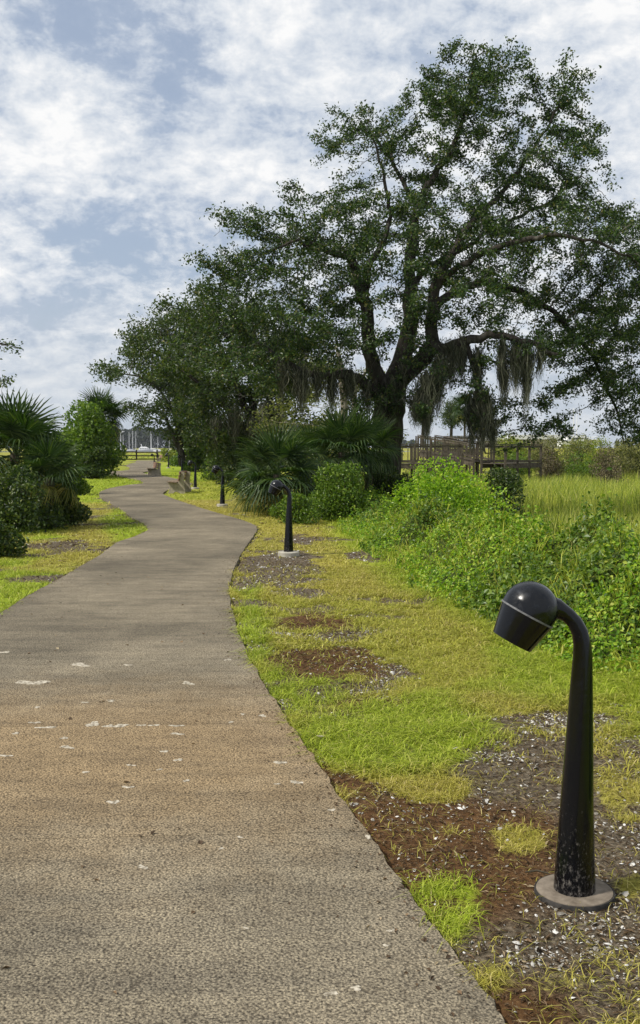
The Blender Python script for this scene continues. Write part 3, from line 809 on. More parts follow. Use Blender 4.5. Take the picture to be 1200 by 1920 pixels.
x, y = GRASS_IN_VINES; k = len(x)
V, Fa = blades_arr(np.stack([x, y, vine_top(x, y) - .12], 1), rng.uniform(.14, .34, k), rng.uniform(.005, .011, k) * (.7 + y * .04), rng.uniform(.4, 1.6, k))
tag(put('wild_grass', new_mesh('wild_grass', V, Fa, M_blade, False, {'lush': np.clip(rng.normal(.8, .2, k), 0, 1).repeat(5)})), kind='stuff')
# ------------------------------------------------------------------ salt marsh: grass, creek
n = 150000
y = rng.uniform(21, 66, n); x = rng.uniform(4.0, 34, n)
px, py = to_px(x, y, np.full(n, -1.0))
creek = np.hypot((x - 8.7) / 1.25, (y - 37.5) / 4.2) < 1 + .5 * (fbm(x, y, .8, 5, 2) - .5)
keep = ~creek & (x - bank(y) > 4.6 + 1.5 * fbm(x, y, 2, 6, 2)) & (px < 1380) & (rng.random(n) < .35 + .65 * sstep(.3, .55, fbm(x, y, 2.2, 19, 3)))
x, y = x[keep], y[keep]; k = len(x)
hh = 1.12 * rng.uniform(.55, 1.25, k) * (.62 + .7 * fbm(x, y, 2.2, 12, 3))
V, Fa = blades_arr(np.stack([x, y, hgt(x, y) - .03], 1), hh, rng.uniform(.018, .034, k), rng.uniform(.08, .45, k))
tag(put('marsh_grass', new_mesh('marsh_grass', V, Fa, M_marsh)), kind='stuff')
n = 16000
y = 134 + 150 * rng.random(n) ** 1.6; x = rng.uniform(-75, 12, n)
px, py = to_px(x, y, np.zeros(n)); keep = (px > 130) & (px < 620); x, y = x[keep], y[keep]; k = len(x)
V, Fa = blades_arr(np.stack([x, y, hgt(x, y) - .03], 1), rng.uniform(.12, .30, k), rng.uniform(.06, .16, k), rng.uniform(.2, .9, k))
tag(put('far_marsh_grass', new_mesh('far_marsh_grass', V, Fa, M_marsh)), kind='stuff')
me = new_mesh('creek_water', [(6.3, 32, -1.19), (11, 32, -1.19), (11, 44, -1.19), (6.3, 44, -1.19)], [(0, 1, 2, 3)], M_water)
tag(put('creek_water', me), kind='structure')
me = new_mesh('river_water', [(-2500, 396, -1.3), (2500, 396, -1.3), (2500, 935, -1.3), (-2500, 935, -1.3)], [(0, 1, 2, 3)], M_water)
tag(put('river_water', me), kind='structure')
#PART3
# ------------------------------------------------------------------ lamps: low black hooded path lights
def make_lamp(label, loc, rz, group):
    root = thing('path_lamp', label, 'path lamp', loc, rz, group)
    mb = MB()
    ctrl = [(0, .003, .0700), (.001, .10, .0655), (.004, .30, .0555), (.008, .50, .0465), (.012, .68, .0385), (.015, .80, .0325),
            (.013, .845, .0300), (.004, .885, .0275), (-.014, .918, .0258), (-.036, .941, .0255), (-.056, .954, .0285), (-.074, .962, .0360), (-.088, .966, .038)]
    P = np.array([(x, 0, z) for x, z, r in ctrl]); rr = [c[2] for c in ctrl]
    mb.tube(P, rr, 20)
    mb.obj('pole', M_lamp, root, True)
    ax = Vector((-.475, 0, -.88)).normalized()
    Rm = (-ax).to_track_quat('Z', 'Y').to_matrix().to_4x4()      # local +z = back of the hood
    T = Matrix.Translation((-.172, 0, .948)) @ Rm
    dome = MB()
    prof = [(.0930, 0)]
    for k in range(1, 13):
        a = k / 12 * math.pi / 2
        prof.append((.0945 * math.cos(a) if k < 12 else 0.0, .016 + .093 * math.sin(a)))
    dome.lathe([(.088, -.003)] + prof, 32, T)
    h = dome.obj('hood', M_dust, root, True)
    seam = MB(); seam.lathe([(.090, -.0048), (.0955, -.0045), (.0958, .0008), (.0925, .0015)], 32, T)
    seam.obj('seam_band', M_seam, root, True)
    sk = MB(); sk.lathe([(.089, -.004), (.0935, -.0052), (.0705, -.108), (.0675, -.108), (.0865, -.012)], 32, T)
    sk.obj('skirt', M_lamp, root, True)
    ln = MB(); ln.lathe([(0, -.085), (.07, -.085), (.072, -.089), (0, -.089)], 24, T)
    ln.obj('lens', M_glass, root, True)
    sc = MB(); sc.lathe([(.030, -.004), (.033, .0), (.033, .012), (.028, .016)], 16, Matrix.Translation((-.095, 0, .968)) @ Vector((1, 0, -.12)).to_track_quat('Z', 'Y').to_matrix().to_4x4())
    sc.obj('collar', M_lamp, root, True)
    return root
def lamp_plate(root):
    b = MB(); b.lathe([(0, -.03), (.127, -.03), (.129, -.002), (.127, .002), (.123, .0035), (0, .0045)], 40)
    p = b.obj('base_plate', M_plate, root, True)
    r = MB(); r.lathe([(.1292, -.03), (.1345, -.03), (.1345, -.004), (.1325, .0005), (.1298, .000), (.1292, -.03)], 40)
    r.obj('base_rim', M_rim, p, True)
LG = 'low black lamps along the path'
p = gnd(1077, 1668)
lamp = make_lamp('tall looking black hooded lamp on a round brown plate in the shelly bare soil', (p.x, p.y, 0), R(0), LG)
protoroot = dup(lamp, (0, 0, 0), 0, 'x')
lamp_plate(lamp)
b = MB(); b.lathe([(0, -.05), (.150, -.05), (.150, .035), (.142, .045), (0, .045)], 28)
b.obj('concrete_footing', M_foot, protoroot, True)
LAMPS = [(541, 1040, 'black lamp before the big palmetto and dark bush, second along the path', 4), (417, 948, 'black lamp on grass right of the nearer bench, hood high over the lawn', -6),
         (366, 916, 'black lamp just behind the back of the nearer bench', 5), (341, 884, 'black lamp against the green bushes between the two benches', 8),
         (316, 877, 'black lamp on open grass right of the middle bench, lower hood of an overlapping pair', 0), (316.6, 869, 'far black lamp hidden behind another lamp, upper hood of an overlapping pair', 0),
         (289, 874.6, 'black lamp rising behind the back of the middle bench', 6), (296.5, 864.2, 'farthest black lamp in front of the fence post beside the last bench', -4)]
for k, (px, py, lab, rz) in enumerate(LAMPS):
    p = gnd(px, py)
    if k == 0:
        o = protoroot; o.location = (p.x, p.y, 0); o.rotation_euler = (0, 0, R(rz)); o['label'] = lab
    else: dup(protoroot, (p.x, p.y, 0), R(rz), lab, LG)

# ------------------------------------------------------------------ benches: cast concrete ends, timber slats
def make_bench(label, loc, rz, group):
    root = thing('park_bench', label, 'bench', loc, rz, group)
    prof = [(0.0, -.04), (.03, .09), (.045, .20), (.02, .30), (-.035, .385), (.36, .365), (.42, .43), (.475, .735), (.50, .76), (.60, .755), (.63, .72), (.595, .50), (.60, .25), (.64, .09), (.66, -.04),
            (.46, -.04), (.36, .03), (.25, .03), (.17, -.04)]
    m = MB(); m.prism(prof, -.05, .05); me = m.mesh('concrete_end', M_concrete, False, .008)
    L_ = 1.5
    for y in (0, L_): put('concrete_end', me, root, (0, y, 0))
    s = MB(); s.box((0, 0, 0), (.115, L_ + .34, .042)); sm = s.mesh('seat_slat', M_wood, False, .005)
    for k in range(3): put('seat_slat', sm, root, (.03 + k * .127, L_ / 2, .408 - k * .007), (0, R(3), 0))
    s = MB(); s.box((0, 0, 0), (.042, L_ + .34, .10)); bm_ = s.mesh('back_slat', M_wood_red, False, .005)
    for k in range(3): put('back_slat', bm_, root, (.405 + k * .021, L_ / 2, .50 + k * .118), (0, R(10), 0))
    return root
BG = 'concrete and timber benches beside the path'
p = gnd(316, 924)
bench = make_bench('nearest concrete ended bench, its side facing us, where the path bulges', (p.x, p.y, 0), R(-1), BG)
p = gnd(283, 891.5)
bench.scale = (.88, .88, .9)
dup(bench, (p.x, p.y, 0), R(18), 'middle bench with sunlit reddish back slats, on the inside of the bend', BG)
p = gnd(298, 865)
dup(bench, (p.x, p.y, 0), R(20), 'farthest bench, small, in front of the dark rail fence', BG)
p = gnd(346.5, 876)
root = thing('marker_post', 'short wooden post with pale flat cap against the bushes', 'post', (p.x, p.y, 0))
m = MB(); m.box((0, 0, .45), (.14, .14, .98)); m.obj('post', M_wood, root, False, .01)
m = MB(); m.box((0, 0, .97), (.34, .3, .05)); m.box((0, 0, .84), (.30, .26, .05)); m.obj('cap', M_foot, root, False, .01)
# twig lying by the near lamp
a, b_ = gnd(985, 1638), gnd(1030, 1641)
m = MB(); m.tube([a + Vector((0, 0, .006)), (a + b_) / 2 + Vector((0, .006, .012)), b_ + Vector((0, 0, .006))], [.003, .004, .003], 5)
tag(m.obj('twig', M_stem, None, True), 'thin dry twig lying on the soil left of the near lamp plate', 'twig')

# ------------------------------------------------------------------ fence at the end of the path
FY = 130
fr = thing('rail_fence', 'dark three rail timber fence across the end of the path', 'fence', at(275, 862, FY))
o = fr.location.copy()
pm = MB(); pm.box((0, 0, .62), (.17, .17, 1.34)); pme = pm.mesh('post', M_fence, False, .015)
pxs = [103, 141, 179, 218, 256, 294.7, 321, 359, 397]
for px in pxs:
    q = at(px, 862, FY); put('post', pme, fr, (q.x - o.x, 0, -.0))
for z in (.97, .52, .06):
    for a, b_ in zip(pxs[:-1], pxs[1:]):
        xa, xb = at(a, 862, FY).x - o.x, at(b_, 862, FY).x - o.x
        m = MB(); m.beam((xa - .1, -.11, z + rng.uniform(-.03, .03)), (xb + .1, -.11, z + rng.uniform(-.03, .03)), .05, .15)
        m.obj('rail', M_fence, fr)
fr.location = (o.x, o.y, 0)

# ------------------------------------------------------------------ boardwalk over the marsh
def boardwalk():
    root = thing('boardwalk', 'weathered timber boardwalk with railings behind the hanging moss', 'boardwalk')
    def run(A, B, w, npost, pick=True, lower=True):
        """deck from A to B (world points at deck height), railings both sides"""
        A, B = Vector(A), Vector(B); d = (B - A); L_ = d.length; u = d.normalized(); s = Vector((-u.y, u.x, 0)).normalized()
        nb = int(L_ / .15); dk = MB()
        for k in range(nb):
            c = A + u * (k + .5) * L_ / nb
            dk.beam(c - s * w / 2, c + s * w / 2, .135, .04)
        tag(dk.obj('deck_boards', M_deck, root), kind='stuff')
        for sd in (-1, 1):
            off = s * sd * (w / 2 - .05)
            for k in range(npost):
                t = k / (npost - 1); c = A + d * t + off
                m = MB(); m.box(c + Vector((0, 0, -.42)), (.12, .12, 2.9)); m.obj('post', M_deck, root)
            m = MB(); m.beam(A + off + Vector((0, 0, 1.08)), B + off + Vector((0, 0, 1.08)), .17, .045); m.obj('cap_rail', M_deck, root)
            m = MB(); m.beam(A + off * 1.03 + Vector((0, 0, .96)), B + off * 1.03 + Vector((0, 0, .96)), .04, .12); m.obj('top_rail', M_deck, root)
            if lower:
                m = MB(); m.beam(A + off * 1.03 + Vector((0, 0, .13)), B + off * 1.03 + Vector((0, 0, .13)), .04, .13); m.obj('bottom_rail', M_deck, root)
            m = MB(); m.beam(A + off * 1.01 + Vector((0, 0, -.14)), B + off * 1.01 + Vector((0, 0, -.14)), .06, .24); m.obj('joist', M_deck, root)
            if pick:
                n = int(L_ / .42)
                for k in range(n):
                    c = A + d * ((k + .5) / n) + off
                    m = MB(); m.box(c + Vector((0, 0, .55)), (.045, .045, .86)); m.obj('baluster', M_deck, root)
    z = .62
    P0, P1, P2 = at(745, 866, 57), at(893, 866, 57), at(992, 866, 60)
    for P in (P0, P1, P2): P.z = z
    P1.x -= .9
    run(P0, P1, 1.7, 5)
    run(P1 + Vector((1.9, .3, 0)), P2, 1.7, 4, pick=False)
    Q0, Q1 = at(800, 840, 66), at(905, 850, 62); Q0.z = 1.25; Q1.z = .66
    run(Q0, Q1, 1.6, 5)
    S0, S1 = at(835, 830, 72), at(900, 830, 72); S0.z = S1.z = 1.25
    run(S0, S1, 1.6, 4, pick=False)
    # boarded screen beside the ramp
    for k in range(7):
        q = at(780 + k * 4.4, 842, 68)
        m = MB(); m.box((q.x, q.y, 1.55), (.10, .03, 1.5)); m.obj('screen_board', M_deck, root)
    return root
boardwalk()

# ------------------------------------------------------------------ boats
def hull_mb(L_, W, fb, sheer, draft=.5, n=12):
    mb = MB(); v = []; f = []; rings = []
    for i in range(n + 1):
        t = i / n; x = (t - .5) * L_
        b = W / 2 * (1 - max(0, (t - .45) / .55) ** 2.2) * (.86 + .14 * min(1, t / .3)); b = max(b, .02)
        d = fb + sheer * t ** 2
        rings.append([(x + (.10 * L_ * max(0, t - .7)), -b, d), (x, -b * .82, .0), (x, 0, -draft * (1 - .6 * t)), (x, b * .82, 0), (x + (.10 * L_ * max(0, t - .7)), b, d)])
    for r in rings: v += r
    for i in range(n):
        for k in range(4): f.append((i*5+k, i*5+k+1, (i+1)*5+k+1, (i+1)*5+k))
        f.append((i*5+4, i*5, (i+1)*5, (i+1)*5+4))
    f.append((0, 1, 2, 3, 4)); f.append(tuple(n*5 + k for k in (4, 3, 2, 1, 0)))
    mb.add(v, f); return mb
def wedge(mb, x0, x1, w0, w1, z0, z1, front, back):
    """cabin block with raked front and back"""
    v = [(x0, -w0/2, z0), (x1, -w0/2, z0), (x1, w0/2, z0), (x0, w0/2, z0), (x0 + back, -w1/2, z1), (x1 - front, -w1/2, z1), (x1 - front, w1/2, z1), (x0 + back, w1/2, z1)]
    mb.add(v, ((0,3,2,1),(4,5,6,7),(0,1,5,4),(1,2,6,5),(2,3,7,6),(3,0,4,7)))
def motor_yacht(label, loc, rz, L_, fly=True, group='boats in the marina'):
    L_ *= 1.12; r = thing('motor_yacht', label, 'motor yacht', loc, rz, group)
    s = L_ / 14
    hull_mb(L_, 4.2 * s, 1.25 * s, .8 * s).obj('hull', M_white, r, True)
    m = MB(); wedge(m, -L_ * .38, L_ * .22, 3.4 * s, 2.7 * s, 1.2 * s, 2.75 * s, 1.9 * s, .2 * s); m.obj('cabin', M_white, r, False, .04)
    w = MB()
    for sd in (-1, 1):
        for k in range(5): w.box((-L_ * .30 + k * 1.25 * s, sd * 1.60 * s, 2.05 * s), (.95 * s, .10 * s, .55 * s))
    w.box((L_ * .145, 0, 2.1 * s), (.12 * s, 2.5 * s, .75 * s), Matrix.Rotation(R(-50), 3, 'Y'))
    for sd in (-1, 1): w.box((L_ * .10, sd * 1.57 * s, 2.05 * s), (2.0 * s, .12 * s, .5 * s))
    w.obj('window_band', M_glass, r)
    if fly:
        m = MB(); wedge(m, -L_ * .30, L_ * .05, 2.6 * s, 2.2 * s, 2.76 * s, 3.45 * s, 1.0 * s, -.1 * s); m.obj('flybridge', M_white, r, False, .03)
        m = MB()
        for sd in (-1, 1): m.beam((-L_ * .22, sd * 1.1 * s, 3.45 * s), (-L_ * .27, sd * .9 * s, 4.9 * s), .18 * s, .3 * s)
        m.box((-L_ * .27, 0, 4.95 * s), (.6 * s, 2.0 * s, .14 * s)); m.lathe([(0, 0), (.35 * s, 0), (.35 * s, .2 * s), (0, .3 * s)], 10, Matrix.Translation((-L_ * .27, 0, 5.05 * s)))
        m.obj('radar_arch', M_white, r)
    m = MB()
    for k in range(6): m.tube([(L_ * (.1 + k * .07), sd * 0, 0) for sd in (0,)] + [(0, 0, 0)], .01, 3) if False else None
    for sd in (-1, 1):
        m.tube([(L_ * .05, sd * 1.9 * s, 2.1 * s), (L_ * .3, sd * 1.5 * s, 2.45 * s), (L_ * .5, sd * .3 * s, 2.8 * s)], .05 * s, 4)
        for t in (.05, .2, .3, .42): m.tube([(L_ * t, sd * (1.95 - t * 2.2) * s, 1.3 * s), (L_ * t, sd * (1.95 - t * 2.2) * s, (2.1 + t * 1.4) * s)], .04 * s, 4)
    m.obj('bow_rail', M_alu, r)
    return r
def sail_boat(label, loc, rz, L_, mast, cover_mat=None, group='boats in the marina'):
    r = thing('sailing_boat', label, 'sailboat', loc, rz, group)
    s = L_ / 11
    hull_mb(L_, 3.3 * s, 1.0 * s, .45 * s).obj('hull', M_white, r, True)
    m = MB(); wedge(m, -L_ * .18, L_ * .22, 2.2 * s, 1.7 * s, .98 * s, 1.65 * s, 1.2 * s, .2 * s); c = m.obj('cabin', M_white, r, False, .03)
    w = MB()
    for sd in (-1, 1):
        for k in range(3): w.box((-L_ * .10 + k * 1.2 * s, sd * 1.03 * s, 1.35 * s), (.7 * s, .08 * s, .22 * s))
    w.obj('window', M_glass, c)
    m = MB(); m.tube([(L_ * .08, 0, 1.4 * s), (L_ * .08, 0, mast)], [.17, .11], 7)
    for f in (.45, .7): m.beam((L_ * .08, -.9 * s, mast * f), (L_ * .08, .9 * s, mast * f), .08, .06)
    m.obj('mast', M_alu, r)
    m = MB(); m.tube([(L_ * .07, 0, 2.3 * s), (-L_ * .30, 0, 2.35 * s)], [.24 * s, .16 * s], 7); m.obj('boom', cover_mat or M_white, r)
    m = MB()
    for a in ((L_ * .5, 0, 1.5 * s), (-L_ * .5, 0, 1.1 * s), (L_ * .06, 1.5 * s, 1.1 * s), (L_ * .06, -1.5 * s, 1.1 * s)):
        m.tube([a, (L_ * .08, 0, mast * .98)], .022, 3)
    m.obj('rigging', M_alu, r)
    m = MB(); wedge(m, -L_ * .36, -L_ * .16, 2.2 * s, 1.9 * s, 1.5 * s, 2.3 * s, .5 * s, 0); m.obj('canvas_dodger', cover_mat or M_navy, r)
    return r
WZ = -1.3
def bx(px, Y): return (at(px, 848, Y).x, Y, WZ)
motor_yacht('big white motor yacht with flybridge, side on beyond the fence', bx(275, 760), R(4), 13.5)
motor_yacht('white cabin cruiser with dark side windows, left of the big motor yacht', bx(248, 770), R(10), 8.5, False)
motor_yacht('white cruiser showing its bow, leftmost boat beside the shrub', bx(223, 740), R(-62), 10, True)
motor_yacht('white cruiser with rounded canopy, right of the big motor yacht', bx(299, 750), R(170), 8.5, False)
motor_yacht('white boat under the oak branches with a dark canvas edge', bx(325, 745), R(15), 8, False)
sail_boat('white sailboat with the tallest mast, left of the big motor yacht', bx(247, 800), R(20), 11, 17.5, M_navy)
sail_boat('white sailboat whose mast stands just left of the tallest mast', bx(244, 830), R(160), 10, 16.2)
sail_boat('white sailboat whose slender mast stands just right of the tallest mast', bx(253, 790), R(8), 10, 15.8, M_navy)
sail_boat('white sailboat with short mast beside the winged light pole', bx(229.5, 780), R(35), 9, 13.2)
sail_boat('white sailboat with taller mast behind the stern of the big motor yacht', bx(281, 830), R(12), 11, 16.3)
sail_boat('white sailboat with lower mast just behind the big motor yacht bow', bx(285.5, 810), R(165), 10, 14)
sail_boat('white sailboat with thin mast above the round canopy cruiser', bx(294.5, 820), R(25), 9, 12)
sail_boat('white sailboat with furled pale sail, under the oak branches', bx(315.5, 770), R(10), 10.5, 14.2)
sail_boat('white sailboat seen between the two leaning oak stems', bx(336, 790), R(40), 10, 14)
# marina light pole
q = at(226.7, 848, 700)
r = thing('light_pole', 'white marina light pole with two winged heads', 'light pole', (q.x, 700, WZ))
m = MB(); m.tube([(0, 0, -1), (0, 0, 13.2)], [.42, .28], 8); m.obj('pole', M_alu, r)
for sd in (-1, 1):
    m = MB(); m.beam((0, 0, 13.1), (sd * 2.2, 0, 14.2), .5, .5); m.box((sd * 1.7, 0, 14.2), (1.5, .8, .7)); m.obj('light_head', M_white, r)
# boatyard on the right, behind the scrub
motor_yacht('white cabin boat hauled out ashore behind the scrub at right', (at(1086, 822, 220).x, 220, 2.2), R(14), 8.2, False, 'boats ashore')
M_roof = simple_mat('pale_metal_roof', [(.3, (.50, .51, .52)), (.7, (.66, .66, .66))], 2, .6, .3)
for k, (px, Y, w, lab) in enumerate(((1010, 250, 16, 'long low boat shed with pale metal roof above the bright scrub'), (955, 300, 18, 'low pale roofed dock building half hidden by the moss'))):
    q = at(px, 822, Y)
    r = thing('boat_shed', lab, 'shed', (q.x, Y, 1.5))
    m = MB(); m.box((0, 0, 1.0), (w, 6, 2.2)); m.obj('wall', M_foot, r)
    m = MB(); m.prism([(-w/2 - .4, 2.1), (w/2 + .4, 2.1), (w/2 - 1.2, 3.2), (-w/2 + 1.2, 3.2)], -3.5, 3.5); m.obj('roof', M_roof, r)
for px, Y, h, lab in ((1075, 240, 9.5, 'bare white mast left of the boat hauled out'), (1046, 245, 8.2, 'short bare white mast above the long low shed'), (1081, 255, 8.6, 'bare white mast right behind the boat hauled out')):
    q = at(px, 820, Y)
    m = MB(); m.tube([(0, 0, 0), (0, 0, h)], [.10, .06], 6); m.beam((-.5, 0, h * .7), (.5, 0, h * .7), .05, .05)
    tag(m.obj('ship_mast', M_alu, None, loc=(q.x, Y, 1.4)), lab, 'mast', 'masts in the boatyard')
#PART4
# ------------------------------------------------------------------ trees: grown limb by limb towards points in the crown
def grow(limbs, attract, step=.32, kill=.42, reach=5.0, iters=110, droop=0.0):
    """limbs: list of [(x,y,z,r),...]; the first is the trunk, others start on what is already there"""
    pos, par, spec = [], [], []
    for li, lb in enumerate(limbs):
        P = [np.array(p[:3], float) for p in lb]; r = [p[3] for p in lb]
        if li == 0: pos.append(P[0]); par.append(-1); spec.append(r[0]); cur = 0
        else:
            A = np.array(pos); cur = int(np.argmin(np.linalg.norm(A - P[0], axis=1)))
            P[0] = pos[cur]
        for a, b, ra, rb in zip(P[:-1], P[1:], r[:-1], r[1:]):
            k = max(1, int(np.linalg.norm(b - a) / step))
            for j in range(1, k + 1):
                t = j / k; q = a + (b - a) * t + (rng.normal(0, .035, 3) if j < k else 0)
                pos.append(q); par.append(cur); spec.append(ra + (rb - ra) * t); cur = len(pos) - 1
    A = np.asarray(attract, float); alive = np.ones(len(A), bool)
    N = np.array(pos); D = np.full(len(A), 1e9); I = np.zeros(len(A), int)
    for s in range(0, len(N), 200):
        d = np.linalg.norm(A[:, None] - N[None, s:s+200], axis=2); m = d.min(1); k = d.argmin(1) + s
        u = m < D; D[u] = m[u]; I[u] = k[u]
    seen = set()
    for it in range(iters):
        alive &= D > kill
        act = np.where(alive & (D < reach))[0]
        if len(act) == 0: break
        dirs = {}
        for a in act:
            i = I[a]; v = A[a] - pos[i]; l = np.linalg.norm(v) + 1e-9
            dirs.setdefault(i, np.zeros(3)); dirs[i] += v / l
        new = []
        for i, v in dirs.items():
            l = np.linalg.norm(v)
            if l < 1e-3: v = rng.normal(size=3); l = np.linalg.norm(v)
            v = v / l + rng.normal(0, .16, 3); v[2] -= droop; v /= np.linalg.norm(v)
            key = (i, tuple(np.round(v * 2.0).astype(int)))
            if key in seen: continue
            seen.add(key); pos.append(pos[i] + v * step); par.append(i); spec.append(0); new.append(len(pos) - 1)
        if not new: break
        Nn = np.array([pos[i] for i in new]); nn = np.array(new)
        d = np.linalg.norm(A[:, None] - Nn[None], axis=2); m = d.min(1); k = nn[d.argmin(1)]
        u = m < D; D[u] = m[u]; I[u] = k[u]
    return np.array(pos), np.array(par), np.array(spec)
def finish_tree(pos, par, spec, tip=.006, power=2.35, cap=.13):
    n = len(pos); acc = np.zeros(n); kids = [[] for _ in range(n)]
    rad = np.zeros(n)
    for i in range(n - 1, -1, -1):
        r = acc[i] ** (1 / power) if acc[i] > 0 else tip
        if spec[i] > 0: r = max(min(r, spec[i] * 1.15), spec[i])
        else: r = min(r, cap)
        rad[i] = r
        if par[i] >= 0: acc[par[i]] += r ** power; kids[par[i]].append(i)
    chains = []; stack = [(0, None)]
    while stack:
        i, p = stack.pop()
        c = [] if p is None else [p]
        c.append(i)
        while kids[i]:
            ks = sorted(kids[i], key=lambda q: -rad[q]); i2 = ks[0]
            for q in ks[1:]: stack.append((q, i))
            c.append(i2); i = i2
        if len(c) > 1:
            rr = rad[c].copy()
            if p is not None: rr[0] = min(rad[p], rr[1] * 1.25)
            chains.append((c, rr))
    return rad, kids, chains
def lobes_to_points(lobes, per=26, spread=(.55, .55, .26)):
    """lobes: (px,py,rx_px,ry_px,Y,depth_m,density). returns clumped attraction points"""
    out = []
    for px, py, rx, ry, Yd, dp, dens in lobes:
        c = at(px, py, Yd); mx, mz = rx * Yd / F, ry * Yd / F
        n = max(3, int(dens * 5.4 * (mx * mz * dp) ** .67))
        for _ in range(n):
            d = rng.normal(size=3); d /= np.linalg.norm(d); q = rng.random() ** .42
            cc = np.array([c.x + d[0] * mx * q, c.y + d[1] * dp * q, c.z + d[2] * mz * q])
            out.append(cc + rng.normal(size=(per, 3)) * np.array(spread))
    return np.concatenate(out)
def tree(name, label, cat, limbs, lobes, leaf, bark, per_node, leaf_size, spread=.15, step=.32, per=26, group=None, tip=.006, clump=(.55, .55, .26), leafmax=.022, droop=0., kill=.42):
    base = Vector(limbs[0][0][:3])
    root = thing(name, label, cat, (base.x, base.y, base.z), 0, group)
    off = np.array(base)
    pts = lobes_to_points(lobes, per, clump)
    pos, par, spec = grow(limbs, pts, step, kill, droop=droop)
    rad, kids, chains = finish_tree(pos, par, spec, tip)
    big, small = [], []
    for c, rr in chains:
        P = pos[c] - off; m = rr.max()
        nn = 12 if m > .12 else 7 if m > .05 else 4 if m > .02 else 3
        if m > .05 and len(c) > 3:
            rr = rr * (1 + .12 * (vnoise(np.arange(len(c)) * 1.0, np.full(len(c), rng.uniform(0, 99)), 1.6, 4) - .5))
        (big if spec[c[-1]] > 0 or m > .09 else small).append((P, rr, nn))
    o = put('trunk', tubes_mesh('trunk', big, bark), root)
    if small: tag(put('branches', tubes_mesh('branches', small, M_twig if bark is M_bark else bark), root), kind='stuff')
    tw = np.where((rad < leafmax) & (spec == 0))[0]
    q_ = pos[tw]; w_ = vnoise(q_[:, 0] + .5 * q_[:, 1], q_[:, 2] * 1.5 + .37 * q_[:, 1], leaf_size * 6, 29)
    if not label.startswith('oak at the left'): tw = np.repeat(tw, (w_ > .25).astype(int) + (w_ > .52).astype(int) * (rng.random(len(tw)) < .6))
    src = np.repeat(tw, per_node)
    t = rng.random(len(src))[:, None]
    seg = pos[src] * t + pos[par[src]] * (1 - t)
    lp = seg + rng.normal(size=(len(src), 3)) * np.array([spread, spread, spread * .75])
    nor = rng.normal(size=(len(src), 3)) + np.array([-.15, 0, .75])
    V, Fa = leaves_arr(lp - off, nor, rng.uniform(.65, 1.25, len(src)) * leaf_size, .5, .25)
    put('crown', new_mesh('crown', V, Fa, leaf), root)
    print(name, 'nodes', len(pos), 'leaves', len(src))
    return root
def limb(Y, *pts):
    """pts: (px, py, radius[, extra depth])"""
    out = []
    for p in pts:
        q = at(p[0], p[1], Y + (p[3] if len(p) > 3 else 0)); out.append((q.x, q.y, q.z, p[2]))
    return out
D = 31
oak_limbs = [
    limb(D, (722, 952, .62), (723, 925, .50), (724, 880, .43), (727, 820, .40), (732, 765, .40), (740, 718, .38)),
    limb(D, (732, 762, .30), (714, 722, .25, -.2), (700, 690, .23, -.4), (694, 640, .205, -.6), (689, 590, .19, -.8), (675, 545, .165, -.8), (668, 505, .14, -.8), (656, 482, .12, -1), (640, 478, .10, -1.2), (610, 470, .07, -1.5), (560, 450, .05, -2)),
    limb(D, (686, 565, .12, -.8), (687, 515, .115, -.6), (702, 482, .095, -.3), (722, 445, .08, 0), (735, 400, .06, .2), (720, 330, .045, .3), (700, 260, .03, .2)),
    limb(D, (728, 760, .22), (705, 738, .19, -.6), (675, 712, .165, -1.2), (640, 702, .14, -1.8), (600, 706, .11, -2.4), (555, 690, .08, -2.6), (510, 660, .05, -2.6)),
    limb(D, (738, 722, .33), (752, 680, .29, .2), (764, 635, .255, .4), (771, 590, .225, .5), (772, 540, .195, .5), (768, 495, .175, .5), (774, 440, .15, .5), (782, 395, .125, .4), (802, 345, .105, .2), (835, 300, .085, 0), (862, 245, .065, -.2), (880, 180, .045, -.2), (885, 120, .03, -.2)),
    limb(D, (780, 400, .08, .4), (760, 350, .07, .8), (735, 300, .05, 1), (690, 240, .035, 1.2)),
    limb(D, (742, 720, .30), (768, 695, .26, -.4), (797, 668, .24, -.8), (812, 645, .215, -1), (808, 610, .18, -1), (812, 560, .155, -1), (830, 505, .135, -1), (862, 450, .115, -.8), (905, 400, .09, -.6), (950, 350, .065, -.4), (1000, 280, .045, -.4), (1050, 200, .03, -.4)),
    limb(D, (812, 648, .19, -1), (835, 655, .165, -1.3), (872, 640, .135, -1.6), (930, 628, .11, -2), (990, 640, .08, -2.4), (1040, 665, .06, -2.6)),
    limb(D, (810, 575, .13, -1), (850, 545, .12, -.4), (910, 528, .11, .3), (975, 545, .10, .8), (1040, 585, .085, 1), (1090, 640, .07, 1), (1130, 705, .055, 1), (1160, 780, .035, 1), (1170, 830, .02, 1)),
    limb(D, (830, 520, .10, -1), (890, 480, .09, -1.8), (960, 455, .075, -2.4), (1040, 440, .06, -2.8), (1110, 450, .04, -3), (1180, 480, .03, -3)),
    limb(D, (772, 540, .10, .5), (800, 500, .09, 1.2), (860, 470, .08, 2), (940, 420, .06, 2.6), (1030, 380, .045, 3), (1090, 330, .03, 3)),
    limb(D, (845, 652, .07, -1.3), (820, 690, .055, -1.5), (800, 735, .04, -1.6), (795, 780, .02, -1.6)),
    limb(D, (880, 640, .08, -1.6), (890, 690, .075, -1.5), (900, 750, .065, -1.5), (908, 810, .05, -1.5), (910, 850, .03, -1.5)),
]
